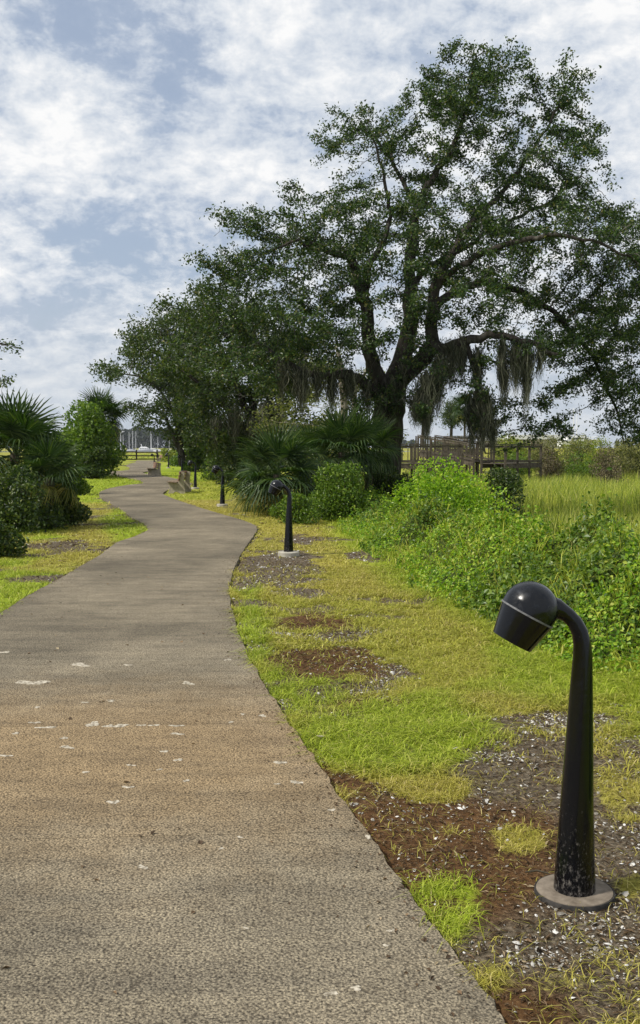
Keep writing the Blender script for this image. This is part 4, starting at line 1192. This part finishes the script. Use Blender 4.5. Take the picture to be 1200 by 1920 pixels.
oak_lobes = [(1150,420,55,45,D-1,1.6,1.1),(1190,510,50,50,D,1.8,1.1),(1105,500,60,45,D+.5,1.6,1.0),(1180,610,50,50,D-.5,1.8,1.1),(1090,610,60,50,D+1,1.8,.9),(1190,440,40,40,D+1,1.4,1.0),(930,480,70,45,D-1.5,1.6,.8),(1100,700,50,40,D,1.4,.8),(1175,740,45,45,D-.5,1.2,.8),(862,140,85,36,D,1.2,1.2),(912,136,60,32,D,1.2,1.2),(760,500,70,60,D-2.2,1.2,.6),(800,420,70,60,D-2,1.4,.7),(700,480,50,60,D-2.2,1.2,.6),(740,640,50,40,D-2,1,.5),(690,560,45,50,D-2.4,1,.6),(880,150,100,52,D,1.4,1.0),(850,205,110,60,D-.5,1.8,.9),(930,240,100,60,D+.6,1.8,.8),(1055,180,48,50,D,1.2,1.0),(1060,265,60,50,D+.5,1.4,.9),
    (690,245,55,55,D+1,1.4,.9),(745,300,90,45,D+.8,1.7,.9),(840,300,90,60,D,2,.8),(970,330,110,60,D-.5,2,1.0),(1085,345,45,50,D,1.4,.9),(650,290,38,22,D+1,.9,.8),
    (495,420,75,42,D-2,1.5,1.1),(570,440,90,60,D-1,2,1.0),(640,390,85,55,D,2,.9),(470,490,60,50,D-2,1.6,1.1),(540,530,90,55,D-1.5,2,1.0),(620,560,80,55,D-1,2,.9),
    (470,560,75,50,D-2,1.8,1.0),(560,620,100,60,D-2,2.2,1.1),(640,650,70,45,D-2,1.8,.9),(520,690,90,45,D-2.5,1.8,1.0),(420,640,60,55,D-1,1.6,1.0),(610,480,80,40,D+1,1.7,.7),
    (740,430,60,55,D+1.4,1.6,.7),(860,400,110,60,D-1,2.2,1.0),(960,430,100,50,D+1,2.2,1.0),(1060,430,80,50,D-1,2,1.0),(1150,470,60,50,D-2,1.8,1.1),
    (740,590,60,40,D-2,1.5,.7),(870,520,90,50,D+1,2.2,.9),(940,570,90,45,D-1.5,2.2,1.1),(1040,530,100,55,D,2.4,1.0),(1140,570,75,60,D,2,1.0),(1060,630,90,45,D-1,2,1.0),
    (960,650,70,40,D-2,1.6,1.0),(1150,670,60,50,D+.5,1.5,.9),(1235,560,55,80,D-1,2,1.0),(1220,700,50,60,D+.5,1.6,.8),(1150,760,45,40,D+1,1.1,.35),(1050,740,30,45,D+.5,.9,.5),(1200,810,30,50,D+1,1,.5),
    (690,740,40,50,D-1.5,1.0,.6),(760,700,30,60,D-1.2,.8,.5),(850,710,40,40,D-1.5,.9,.5),(830,600,45,30,D-1.6,1.2,.7),(905,770,30,45,D-1.5,.7,.6),(960,770,40,30,D-.5,.9,.35),(1010,800,40,20,D-.5,.7,.3)]
oak = tree('live_oak', 'tall dark live oak with forked trunk and hanging moss at the edge of the marsh', 'tree', oak_limbs, oak_lobes, M_oak, M_bark, 24, .104, .11, step=.23, kill=.24, per=16, clump=(.42, .42, .22))

def moss(parent, specs, Y):
    off = np.array(parent.location)
    for px, py0, py1, wpx, dy in specs:
        a, b = at(px, py0, Y + dy), at(px, py1, Y + dy); L_ = a.z - b.z; W = wpx * Y / F
        n = int(60 + 640 * W * min(L_, 2.2)); m = 7
        u = rng.normal(0, .33, n); sx = a.x + u * W; sy = a.y + rng.normal(0, .14 + W * .18, n)
        ln = L_ * rng.beta(2.2, 1.6, n) * (1.08 - .55 * np.minimum(np.abs(u) * 1.6, 1))
        z0 = a.z + rng.normal(0, .10, n) + .08 - (L_ - ln) * rng.random(n) * .55 * (L_ > 1)
        t = np.linspace(0, 1, m)[None, :]
        ph = rng.uniform(0, 6.28, n)[:, None]; am = rng.uniform(.02, .10, n)[:, None]
        X_ = sx[:, None] + am * np.sin(t * 9 * np.minimum(ln, 2)[:, None] + ph) - u[:, None] * W * .45 * t
        Y_ = sy[:, None] + am * np.cos(t * 8 + ph * 1.7)
        Z_ = z0[:, None] - ln[:, None] * t
        wd = (rng.uniform(.004, .014, n)[:, None]) * (1 - t ** 1.5 * .9) * (.75 + .5 * rng.random((n, m)))
        fa = rng.uniform(0, 3.14, n)[:, None]
        c = np.stack([X_, Y_, Z_], -1) - off
        d = np.stack([np.cos(fa) * wd, np.sin(fa) * wd, 0 * wd], -1)
        V = np.stack([c - d, c + d], 2).reshape(-1, 3)
        i = (np.arange(n)[:, None] * m + np.arange(m - 1)[None, :]).ravel() * 2
        Fq = np.stack([i, i + 1, i + 3, i + 2], 1).astype(np.int32)
        tag(put('hanging_moss', new_mesh('hanging_moss', V, Fq, M_moss), parent), kind='stuff')
moss(oak, [(846,648,742,30,-1.4),(866,642,730,18,-1.5),(822,672,790,26,-1.5),(800,705,850,30,-1.6),(778,745,815,16,-1.6),(896,660,770,18,-1.5),(904,735,870,30,-1.5),(886,750,866,18,-1.3),(924,790,862,16,-1.6),
           (941,640,772,11,-2),(968,650,760,20,-2.3),(988,655,792,16,-2.3),(948,690,780,6,-2),(1012,665,730,9,-2.5),
           (655,702,770,26,-1.6),(622,704,788,20,-2),(596,704,770,20,-2.4),(565,695,790,26,-2.6),(688,722,790,16,-1),(738,715,795,16,-.5),(712,745,850,14,-.6),(530,675,765,20,-2.6),(756,690,780,9,-.6)], D)

# ragged trees behind and left of the oak
def simple_limbs(Y, base, top, r, sides):
    L_ = [limb(Y, (base[0], base[1], r * 1.3), ((base[0] * .6 + top[0] * .4), base[1] * .6 + top[1] * .4, r), (top[0], top[1], r * .6))]
    for s in sides: L_.append(limb(Y, (base[0] * .5 + top[0] * .5, base[1] * .5 + top[1] * .5, r * .6), *s))
    return L_
B = 44
t2 = tree('leaning_oak', 'broad mid green oak between the tall oak and the benches', 'tree',
    simple_limbs(B, (500, 912), (470, 740), .26, [((430, 690, .13, -1), (400, 620, .07, -1.5)), ((520, 700, .13, .5), (530, 630, .07, .8)), ((400, 740, .10, -1.5), (350, 700, .06, -2))]),
    [(400,580,55,50,B,2,1.0),(460,610,80,60,B-1,2.5,1.0),(430,690,80,55,B-1,2.5,1.0),(380,640,60,55,B,2,1.0),(530,720,70,55,B,2.2,.9),(470,760,80,50,B-1,2.2,1.0),(390,760,60,50,B-1,2,.9),(550,650,60,50,B+1,2,.7),(345,600,45,30,B,1.4,.9),(420,820,60,35,B-1,2,.9),(520,830,60,40,B,2,.9),(470,850,50,30,B-1,1.6,.8),(360,700,50,45,B,2,1.0),(320,660,40,35,B+1,1.6,.9),(560,800,40,40,B-1,1.4,.9)],
    M_oak2, M_bark, 20, .17, .18, .32, per=15, clump=(.55, .55, .28), kill=.33)
moss(t2, [(440,770,850,26,-2),(475,790,860,22,-2),(520,770,850,22,-1.5),(405,790,850,18,-2.2),(497,760,860,18,-2)], B)
C_ = 66
t3 = tree('shore_oak', 'olive green oak on two leaning stems, its low boughs over the far benches', 'tree',
    [limb(C_, (342, 872, .26), (340, 850, .22), (336, 815, .17), (330, 780, .14)), limb(C_, (340, 858, .16), (330, 830, .14), (320, 805, .12), (310, 780, .08)),
     limb(C_, (336, 815, .13), (360, 770, .10, -1), (390, 720, .07, -1)), limb(C_, (330, 785, .10), (300, 730, .08, -1), (260, 705, .06, -1.5), (225, 700, .035, -1.5))],
    [(285,640,35,45,C_,2.4,1.0),(262,700,42,28,C_-1,2.2,.9),(228,705,24,18,C_-1.5,1.4,.9),(252,690,30,20,C_-1,1.8,.9),(330,650,55,45,C_,2.6,1.0),(310,720,55,45,C_-1,2.6,1.1),(360,720,60,55,C_,2.6,1.0),(290,770,28,32,C_-1,2,1.0),(335,780,45,35,C_,2.2,1.0),(385,780,45,40,C_,2.2,1.0),(305,600,32,25,C_,1.8,1.0),(345,605,40,30,C_,2,.9),(390,830,40,30,C_+1,2,1.0),(360,820,25,20,C_+2,1.6,.8)],
    M_oak2, M_bark, 20, .22, .24, .42, per=14, clump=(.75, .75, .36), kill=.42)
Dd = 40
t4 = tree('pale_trunk_tree', 'thin pale trunked tree half hidden behind the palmettos', 'tree',
    [limb(Dd, (642, 905, .17), (643, 820, .15), (644, 740, .14), (640, 690, .10), (630, 650, .06)), limb(Dd, (660, 905, .12), (662, 800, .11), (666, 730, .09), (690, 690, .05))],
    [(620,740,55,30,Dd,1.6,.9),(680,720,45,40,Dd,1.6,.8),(590,770,50,40,Dd,1.6,.9),(640,800,60,40,Dd+1,1.6,.9),(540,800,50,50,Dd+1,1.6,.9),(600,690,60,30,Dd+1,1.6,.7),(690,830,40,40,Dd+1.5,1.4,.6)],
    M_pale, M_bark_pale, 14, .14, .2, .34, per=14, kill=.34)
E = 21
t5 = tree('overhanging_oak', 'oak at the left edge, only its branch tips reaching into the sky', 'tree',
    [[(-11.2, 22, -.1, .35), (-11, 22, 1.5, .28), (-10.6, 21.8, 3, .22), (-10.2, 21.5, 4.4, .14)], [(-10.8, 21.9, 2.4, .16), (-9.2, 21.3, 3.0, .10), (-8.0, 21, 3.4, .06), (-6.9, 21, 3.7, .03), (-6.45, 21, 3.62, .018)],
     [(-10.6, 21.8, 3, .14), (-9.4, 21.2, 2.9, .07), (-8.2, 21, 2.9, .04), (-7.0, 21, 2.85, .02)]],
    [(-110,600,70,60,E,1.4,.9),(-160,520,80,60,E,1.5,.9),(-50,560,40,40,E,1,.7),(-90,690,50,30,E,1.1,.8),(15,640,24,10,E,.35,1.4),(-30,645,30,18,E,.5,1.0),(-12,712,12,8,E,.3,1.2)],
    M_oak, M_bark, 14, .085, .10, .25, per=14, clump=(.22, .3, .12))
# far pines and a far cabbage palm
def pine(label, px, py_top, py_base, Y):
    b, t = at(px, py_base, Y), at(px, py_top, Y); H = t.z - b.z
    r = thing('pine_tree', label, 'tree', b, 0, 'far pines')
    o = put('trunk', tubes_mesh('trunk', [(np.array([(0, 0, 0), (.1, 0, H * .5), (0, 0, H)]), [.24, .18, .06], 7)], M_bark), r)
    pos, nor = [], []
    for _ in range(26):
        z = H * rng.uniform(.5, 1.0); rr = H * .17 * (1.15 - z / H * .75); a = rng.uniform(0, 6.28); q = np.array([math.cos(a) * rr * rng.uniform(.3, 1), math.sin(a) * rr * rng.uniform(.3, 1), z])
        pos.append(q + rng.normal(size=(90, 3)) * [.55, .55, .25]); nor.append(rng.normal(size=(90, 3)) + [0, 0, .4])
    V, Fa = leaves_arr(np.concatenate(pos), np.concatenate(nor), rng.uniform(.3, .55, 26 * 90), .22, .1)
    put('crown', new_mesh('crown', V, Fa, M_oak2), r)
pine('slim far pine just right of the oak trunk', 792, 745, 838, 120)
pine('far pine with a bright bushy top framed by the moss', 845, 755, 838, 130)

# ------------------------------------------------------------------ palmettos
def frond_mesh(droop, npet, seed, petl=.55, Rr=.78, span=128):
    r = np.random.default_rng(seed); V = []; Fq = []; Ft = []
    m = MB(); m.tube([(0, 0, 0), (0, petl * .5, .02), (0, petl, 0)], [.013, .010, .008], 4)
    for k in range(npet):
        a = R(-span + 2 * span * k / (npet - 1)); d = Vector((math.sin(a), math.cos(a), 0)); s = Vector((d.y, -d.x, 0))
        ln = Rr * (1 - .25 * (abs(a) / R(span)) ** 2) * r.uniform(.9, 1.08)
        cup = .22 * abs(math.sin(a)) + .02; w = .019
        o = Vector((0, petl, 0)); pts = []
        for t, ww in ((.05, .4), (.38, 1.0), (.72, .75), (1.0, .06)):
            dz = cup * t * ln - droop * ln * t ** 2.6 * r.uniform(.7, 1.3)
            pts.append((o + d * ln * t * (1 - .18 * droop * t * t) + Vector((0, -.12 * t * t * droop, dz)), ww))
        v = []
        for p, ww in pts: v += [p - s * w * ww + Vector((0, 0, .006 * ww)), p - Vector((0, 0, .004)), p + s * w * ww + Vector((0, 0, .006 * ww))]
        f = []
        for j in range(3):
            b = j * 3; f += [(b, b+1, b+4, b+3), (b+1, b+2, b+5, b+4)]
        m.add(v, f)
    me = bpy.data.meshes.new('frond'); me.from_pydata(m.v, [], m.f); me.update()
    return me
FR = [frond_mesh(d, 30, k, petl=p) for k, (d, p) in enumerate(((.12, .55), (.3, .6), (.55, .55), (.85, .5), (.2, .5)))]
FR_dry = [f.copy() for f in FR]
for f in FR: f.materials.append(M_palm)
for f in FR_dry: f.materials.append(M_palm_dry)
def palmetto(label, base, n, size, trunk=0.4, dry=3, elmin=-25, azb=None, leanaz=0, name='palmetto', cat='palmetto'):
    root = thing(name, label, cat, base)
    m = MB(); P = [(0, 0, -.2), (0, 0, trunk * .5), (0, 0, trunk + .1)]
    m.tube(P, [.13, .12, .09], 9); st = m.obj('trunk', M_stem, root, True)
    for k in range(n):
        t = (k + .5) / n
        el = R(86 + (elmin - 86) * t ** .9 + rng.normal(0, 6)); az = k * 2.39996 + rng.normal(0, .25)
        isdry = k >= n - dry
        lst = FR_dry if isdry else FR
        me = lst[0 if t < .12 else 4 if t < .2 else 1 if t < .42 else 2 if t < .68 else 3]
        o = put('frond', me, root, (0, 0, trunk + .06 * (1 - t)))
        q = Matrix.Rotation(az, 4, 'Z') @ Matrix.Rotation(el, 4, 'X') @ Matrix.Rotation(rng.normal(0, .35), 4, 'Y')
        o.rotation_euler = q.to_euler(); s = size * rng.uniform(.82, 1.15); o.scale = (s, s, s)
    return root
def gp(px, py, z=0.0): return gnd(px, py, z)
palmetto('big palmetto on the left bank with upright stiff fans against the sky', (at(28, 870, 20).x, 20, .15), 30, 1.05, 1.15, 3)
palmetto('smaller palmetto leaning over the path side of the left shrubs', (at(92, 890, 19.2).x, 19.2, .1), 20, .72, .75, 3)
palmetto('front palmetto right of the lawn with drooping yellowing lower fans', (at(520, 940, 23).x, 23, 0), 32, .98, .80, 5, -55)
palmetto('low palmetto with pale hanging fans at the lawn edge', (at(487, 945, 24.5).x, 24.5, 0), 18, .85, .45, 4, -45)
palmetto('tall dark palmetto right beside the oak trunk', (at(640, 900, 26).x, 26, 0), 34, 1.05, 1.30, 1, -50)
palmetto('dark palmetto between the front palmetto and the tall one', (at(585, 905, 27.5).x, 27.5, 0), 22, .9, 1.0, 1, -45)
palmetto('dark palmetto tucked against the left of the oak trunk', (at(692, 900, 28).x, 28, 0), 22, .95, 1.3, 1, -35)
palmetto('far cabbage palm rising out of the left roadside shrub', (at(192, 893, 54).x, 54, 0), 34, 1.35, 3.0, 2, -50, name='cabbage_palm', cat='palm')
q = at(871, 838, 110)
palmetto('slender far palm with a small dark head, framed by the moss', (q.x, q.y, q.z), 26, 1.6, 4.2, 4, -60, name='cabbage_palm', cat='palm')

# ------------------------------------------------------------------ bushes
def bush(name, label, cat, box, Y, leaf, n, size, depth=None, lumps=14, zbase=None, stems=7, sprig=.12, group=None, aspect=.6, up=.5):
    """box = (px0, py_top, px1, py_base): silhouette of the bush at distance Y"""
    x0, y0, x1, y1 = box
    a, b = at(x0, y1, Y), at(x1, y0, Y); cx = (a.x + b.x) / 2; W = b.x - a.x
    zb = float(hgt(cx, Y)) if zbase is None else zbase
    H = b.z - zb; dp = depth or W * .8
    root = thing(name, label, cat, (cx, Y, zb), 0, group)
    cs, rs = [], []
    for k in range(lumps):
        u = rng.normal(size=3); u[2] = abs(u[2]); u /= np.linalg.norm(u); q = rng.uniform(.25, .78)
        cs.append([u[0] * W / 2 * q, u[1] * dp / 2 * q, H * (.16 + .58 * u[2] * q / .78 * rng.uniform(.75, 1.05))]); rs.append(min(W, H * 1.3, dp * 1.2) * rng.uniform(.17, .27))
    cs, rs = np.array(cs), np.array(rs)
    rs *= min(1, .42 * H / rs.max())
    for ax_, ext in ((0, W / 2), (1, dp / 2)):
        cs[:, ax_] *= np.minimum((ext - rs * .8).mean() / (np.abs(cs[:, ax_]).max() + 1e-6), 3)
    cs[:, 2] = rs * .5 + (cs[:, 2] - cs[:, 2].min()) / (np.ptp(cs[:, 2]) + 1e-6) * (H - rs * 1.4)
    cs[:, 2] *= 1 - .35 * np.clip(np.abs(cs[:, 0]) / (W / 2), 0, 1) ** 2
    w = rs ** 2; idx = rng.choice(lumps, n, p=w / w.sum())
    d = unit(rng.normal(size=(n, 3))); rr = rs[idx] * (1 - .45 * rng.random(n) ** 2 + sprig * rng.exponential(1, n))
    p = cs[idx] + d * rr[:, None] * np.array([1, 1, .9])
    p = p[p[:, 2] > .02]; d = d[:len(p)]
    nor = d * .6 + rng.normal(size=p.shape) * .75 + np.array([0, 0, up])
    V, Fa = leaves_arr(p, nor, rng.uniform(.65, 1.3, len(p)) * size, aspect, .3)
    ch = []
    for k in range(min(stems, lumps)):
        e = cs[k] * [1, 1, 1.25]; s = e * [.12, .12, 0]
        ch.append((np.array([s, s * .4 + e * .45 + rng.normal(0, .05, 3), e]), [.028, .018, .007], 5))
        for _ in range(3):
            e2 = cs[k] + unit(rng.normal(size=(1, 3)))[0] * rs[k] * 1.1; ch.append((np.array([cs[k] * .7, cs[k] * .5 + e2 * .5, e2]), [.012, .008, .003], 4))
    put('stems', tubes_mesh('stems', ch, M_stem), root)
    put('leaves', new_mesh('leaves', V, Fa, leaf), root)
    return root
bush('leafy_bush', 'bright lime green bush in front of the boardwalk, right of the oak trunk', 'bush', (735, 858, 935, 985), 22.5, M_bush_bright, 12000, .07, lumps=24)
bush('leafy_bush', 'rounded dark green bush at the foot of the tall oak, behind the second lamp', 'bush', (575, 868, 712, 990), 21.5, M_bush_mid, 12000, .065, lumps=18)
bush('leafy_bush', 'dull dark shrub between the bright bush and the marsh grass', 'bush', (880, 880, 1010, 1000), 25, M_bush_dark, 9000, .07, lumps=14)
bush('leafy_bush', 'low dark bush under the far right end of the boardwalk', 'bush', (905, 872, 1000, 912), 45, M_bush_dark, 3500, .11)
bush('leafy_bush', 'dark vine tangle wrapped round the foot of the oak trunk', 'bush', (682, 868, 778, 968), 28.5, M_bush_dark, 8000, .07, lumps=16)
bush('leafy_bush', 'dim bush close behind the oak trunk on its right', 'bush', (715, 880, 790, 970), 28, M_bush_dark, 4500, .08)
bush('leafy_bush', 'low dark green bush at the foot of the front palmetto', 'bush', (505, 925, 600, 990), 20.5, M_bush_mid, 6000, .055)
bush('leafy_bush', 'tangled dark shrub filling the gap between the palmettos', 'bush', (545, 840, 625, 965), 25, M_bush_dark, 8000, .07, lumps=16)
bush('leafy_bush', 'dense dark shrub mass under the mid green oak', 'bush', (385, 775, 530, 902), 47, M_oak2, 13000, .14, lumps=22)
bush('leafy_bush', 'dark upright shrub between the two leaning oak stems and the dense shrub mass', 'bush', (350, 795, 425, 886), 73, M_oak2, 7000, .19, lumps=14)
bush('leafy_bush', 'yellow green bush left of the front palmetto, at the lawn edge', 'bush', (440, 890, 505, 950), 29, M_yscrub, 4500, .08)
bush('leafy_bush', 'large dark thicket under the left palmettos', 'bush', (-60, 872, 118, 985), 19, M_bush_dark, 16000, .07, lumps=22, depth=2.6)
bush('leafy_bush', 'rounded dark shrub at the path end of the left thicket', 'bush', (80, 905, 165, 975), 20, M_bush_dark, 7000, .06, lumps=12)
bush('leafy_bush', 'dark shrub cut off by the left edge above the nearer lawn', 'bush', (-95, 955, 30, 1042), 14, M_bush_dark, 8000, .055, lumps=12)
bush('leafy_bush', 'light green shrub between the left thicket and the tall roadside shrub', 'bush', (95, 822, 160, 920), 33, M_bush_mid, 6000, .10, lumps=12)
bush('leafy_bush', 'tall pointed green shrub at the left of the path bend', 'bush', (112, 752, 226, 890), 53, M_bush_mid, 14000, .17, lumps=22, depth=5)
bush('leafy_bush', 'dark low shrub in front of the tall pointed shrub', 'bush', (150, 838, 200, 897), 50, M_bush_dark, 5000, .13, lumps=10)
bush('leafy_bush', 'shrub hiding the left end of the rail fence', 'bush', (175, 800, 224, 872), 90, M_bush_mid, 3500, .24)
for k, (bx_, Y_, m, n, s, lab) in enumerate((((318, 838, 372, 884), 84, M_bush_mid, 3500, .20, 'bright bush behind the lamps at the right end of the fence'),
        ((345, 822, 410, 885), 66, M_bush_mid, 5000, .17, 'leafy bush behind the lamp of the nearer bench'), ((375, 838, 450, 895), 48, M_bush_mid, 6000, .12, 'rounded bush behind the third lamp'),
        ((415, 820, 500, 905), 42, M_oak2, 7000, .12, 'deep green bush between the third lamp and the palmettos'), ((300, 838, 345, 872), 110, M_yscrub, 2000, .25, 'small yellowish bush beyond the far lamps by the fence'))):
    bush('leafy_bush', lab, 'bush', bx_, Y_, m, n, s, lumps=12, group='bushes along the far right of the path')
SG = 'scrub behind the marsh grass'
for bx_, Y_, m, n, s, lab in (((925, 818, 1010, 893), 72, M_yscrub, 6000, .17, 'bright yellow green shrub right of the boardwalk end'), ((995, 826, 1065, 895), 70, M_olive, 5000, .16, 'olive shrub right of the bright yellow green one'),
        ((1040, 822, 1115, 893), 74, M_olive, 5500, .17, 'olive shrub below the boat hauled out'), ((1000, 850, 1050, 895), 64, M_brown, 3500, .14, 'brownish dry shrub low behind the marsh grass'),
        ((1100, 830, 1165, 895), 68, M_yscrub, 5000, .16, 'yellow olive shrub under the drooping oak twigs'), ((1150, 822, 1225, 898), 66, M_olive, 6000, .16, 'olive shrub at the right edge of the picture'),
        ((1060, 855, 1150, 897), 61, M_bush_mid, 5000, .13, 'low green shrub just behind the marsh grass'), ((930, 855, 1000, 895), 63, M_bush_mid, 4000, .13, 'low green shrub in front of the boardwalk end'),
        ((1110, 845, 1180, 900), 58, M_brown, 3500, .13, 'bare looking brown shrub under the lowest oak twigs'), ((905, 828, 985, 880), 98, M_olive, 4500, .22, 'dull olive thicket beyond the boardwalk end'), ((970, 830, 1060, 880), 104, M_brown, 4500, .22, 'brownish thicket in front of the long low shed'),
        ((1045, 832, 1130, 880), 96, M_yscrub, 5000, .22, 'yellowish thicket right below the boat hauled out'), ((1115, 826, 1230, 880), 92, M_olive, 6000, .22, 'olive thicket behind the lowest oak twigs'),
        ((760, 828, 900, 885), 82, M_olive, 6000, .19, 'long olive thicket behind the boardwalk')):
    bx_ = (bx_[0] - 6, bx_[1] - 9, bx_[2] + 6, bx_[3] + 4)
    bush('scrub_bush', lab, 'shrub', bx_, Y_, m, n, s, lumps=14, group=SG, aspect=.45)
# ------------------------------------------------------------------ far shore wood and the scrub line at the right
def wood(name, x0, x1, Y, H, n, crowns, leaf, size, zb, dip=None):
    pos, nor = [], []
    for k in range(crowns):
        x = rng.uniform(x0, x1); y = Y + rng.uniform(0, 60)
        h = H * (.72 + .38 * fbm(np.array([x]), np.array([y]), 45, 3, 3)[0]); rr = H * rng.uniform(.16, .28)
        if dip: h *= dip(x)
        for _ in range(3):
            c = np.array([x + rng.normal(0, rr * .5), y + rng.normal(0, 3), zb + h - rr * rng.uniform(.6, 1.6)]); q = n // crowns // 3
            d = unit(rng.normal(size=(q, 3))); pos.append(c + d * rr * (.8 + .25 * rng.random((q, 1)))); nor.append(d * .8 + rng.normal(size=(q, 3)) * .5)
        q = n // crowns // 2
        pos.append(np.stack([x + rng.normal(0, rr, q), y - 4 + rng.normal(0, 3, q), zb + rng.uniform(0, h * .8, q)], 1)); nor.append(rng.normal(size=(q, 3)) + [0, -.6, .3])
    pos, nor = np.concatenate(pos), np.concatenate(nor)
    V, Fa = leaves_arr(pos, nor, rng.uniform(.6, 1.3, len(pos)) * size, .8, .3)
    tag(put(name, new_mesh(name, V, Fa, leaf)), kind='stuff')
wood('far_shore_wood', -330, -60, 945, 20, 44000, 150, M_far, 2.2, 1.0, lambda x: 1.0 if -200 < x < -120 else .82)
wood('right_shore_wood', 80, 620, 1100, 9, 12000, 90, M_far, 2.2, 1.0)

# ------------------------------------------------------------------ sea haze
m = bpy.data.materials.new('sea_haze'); m.use_nodes = True; nt = m.node_tree; nt.nodes.clear()
out = nt.nodes.new('ShaderNodeOutputMaterial'); pv = nt.nodes.new('ShaderNodeVolumePrincipled')
pv.inputs['Color'].default_value = (.86, .92, 1, 1); pv.inputs['Density'].default_value = .00010; pv.inputs['Anisotropy'].default_value = .2
nt.links.new(pv.outputs[0], out.inputs['Volume'])
b = MB(); b.box((0, 2400, 14), (6400, 5600, 39)); 
tag(b.obj('haze', m), kind='stuff')
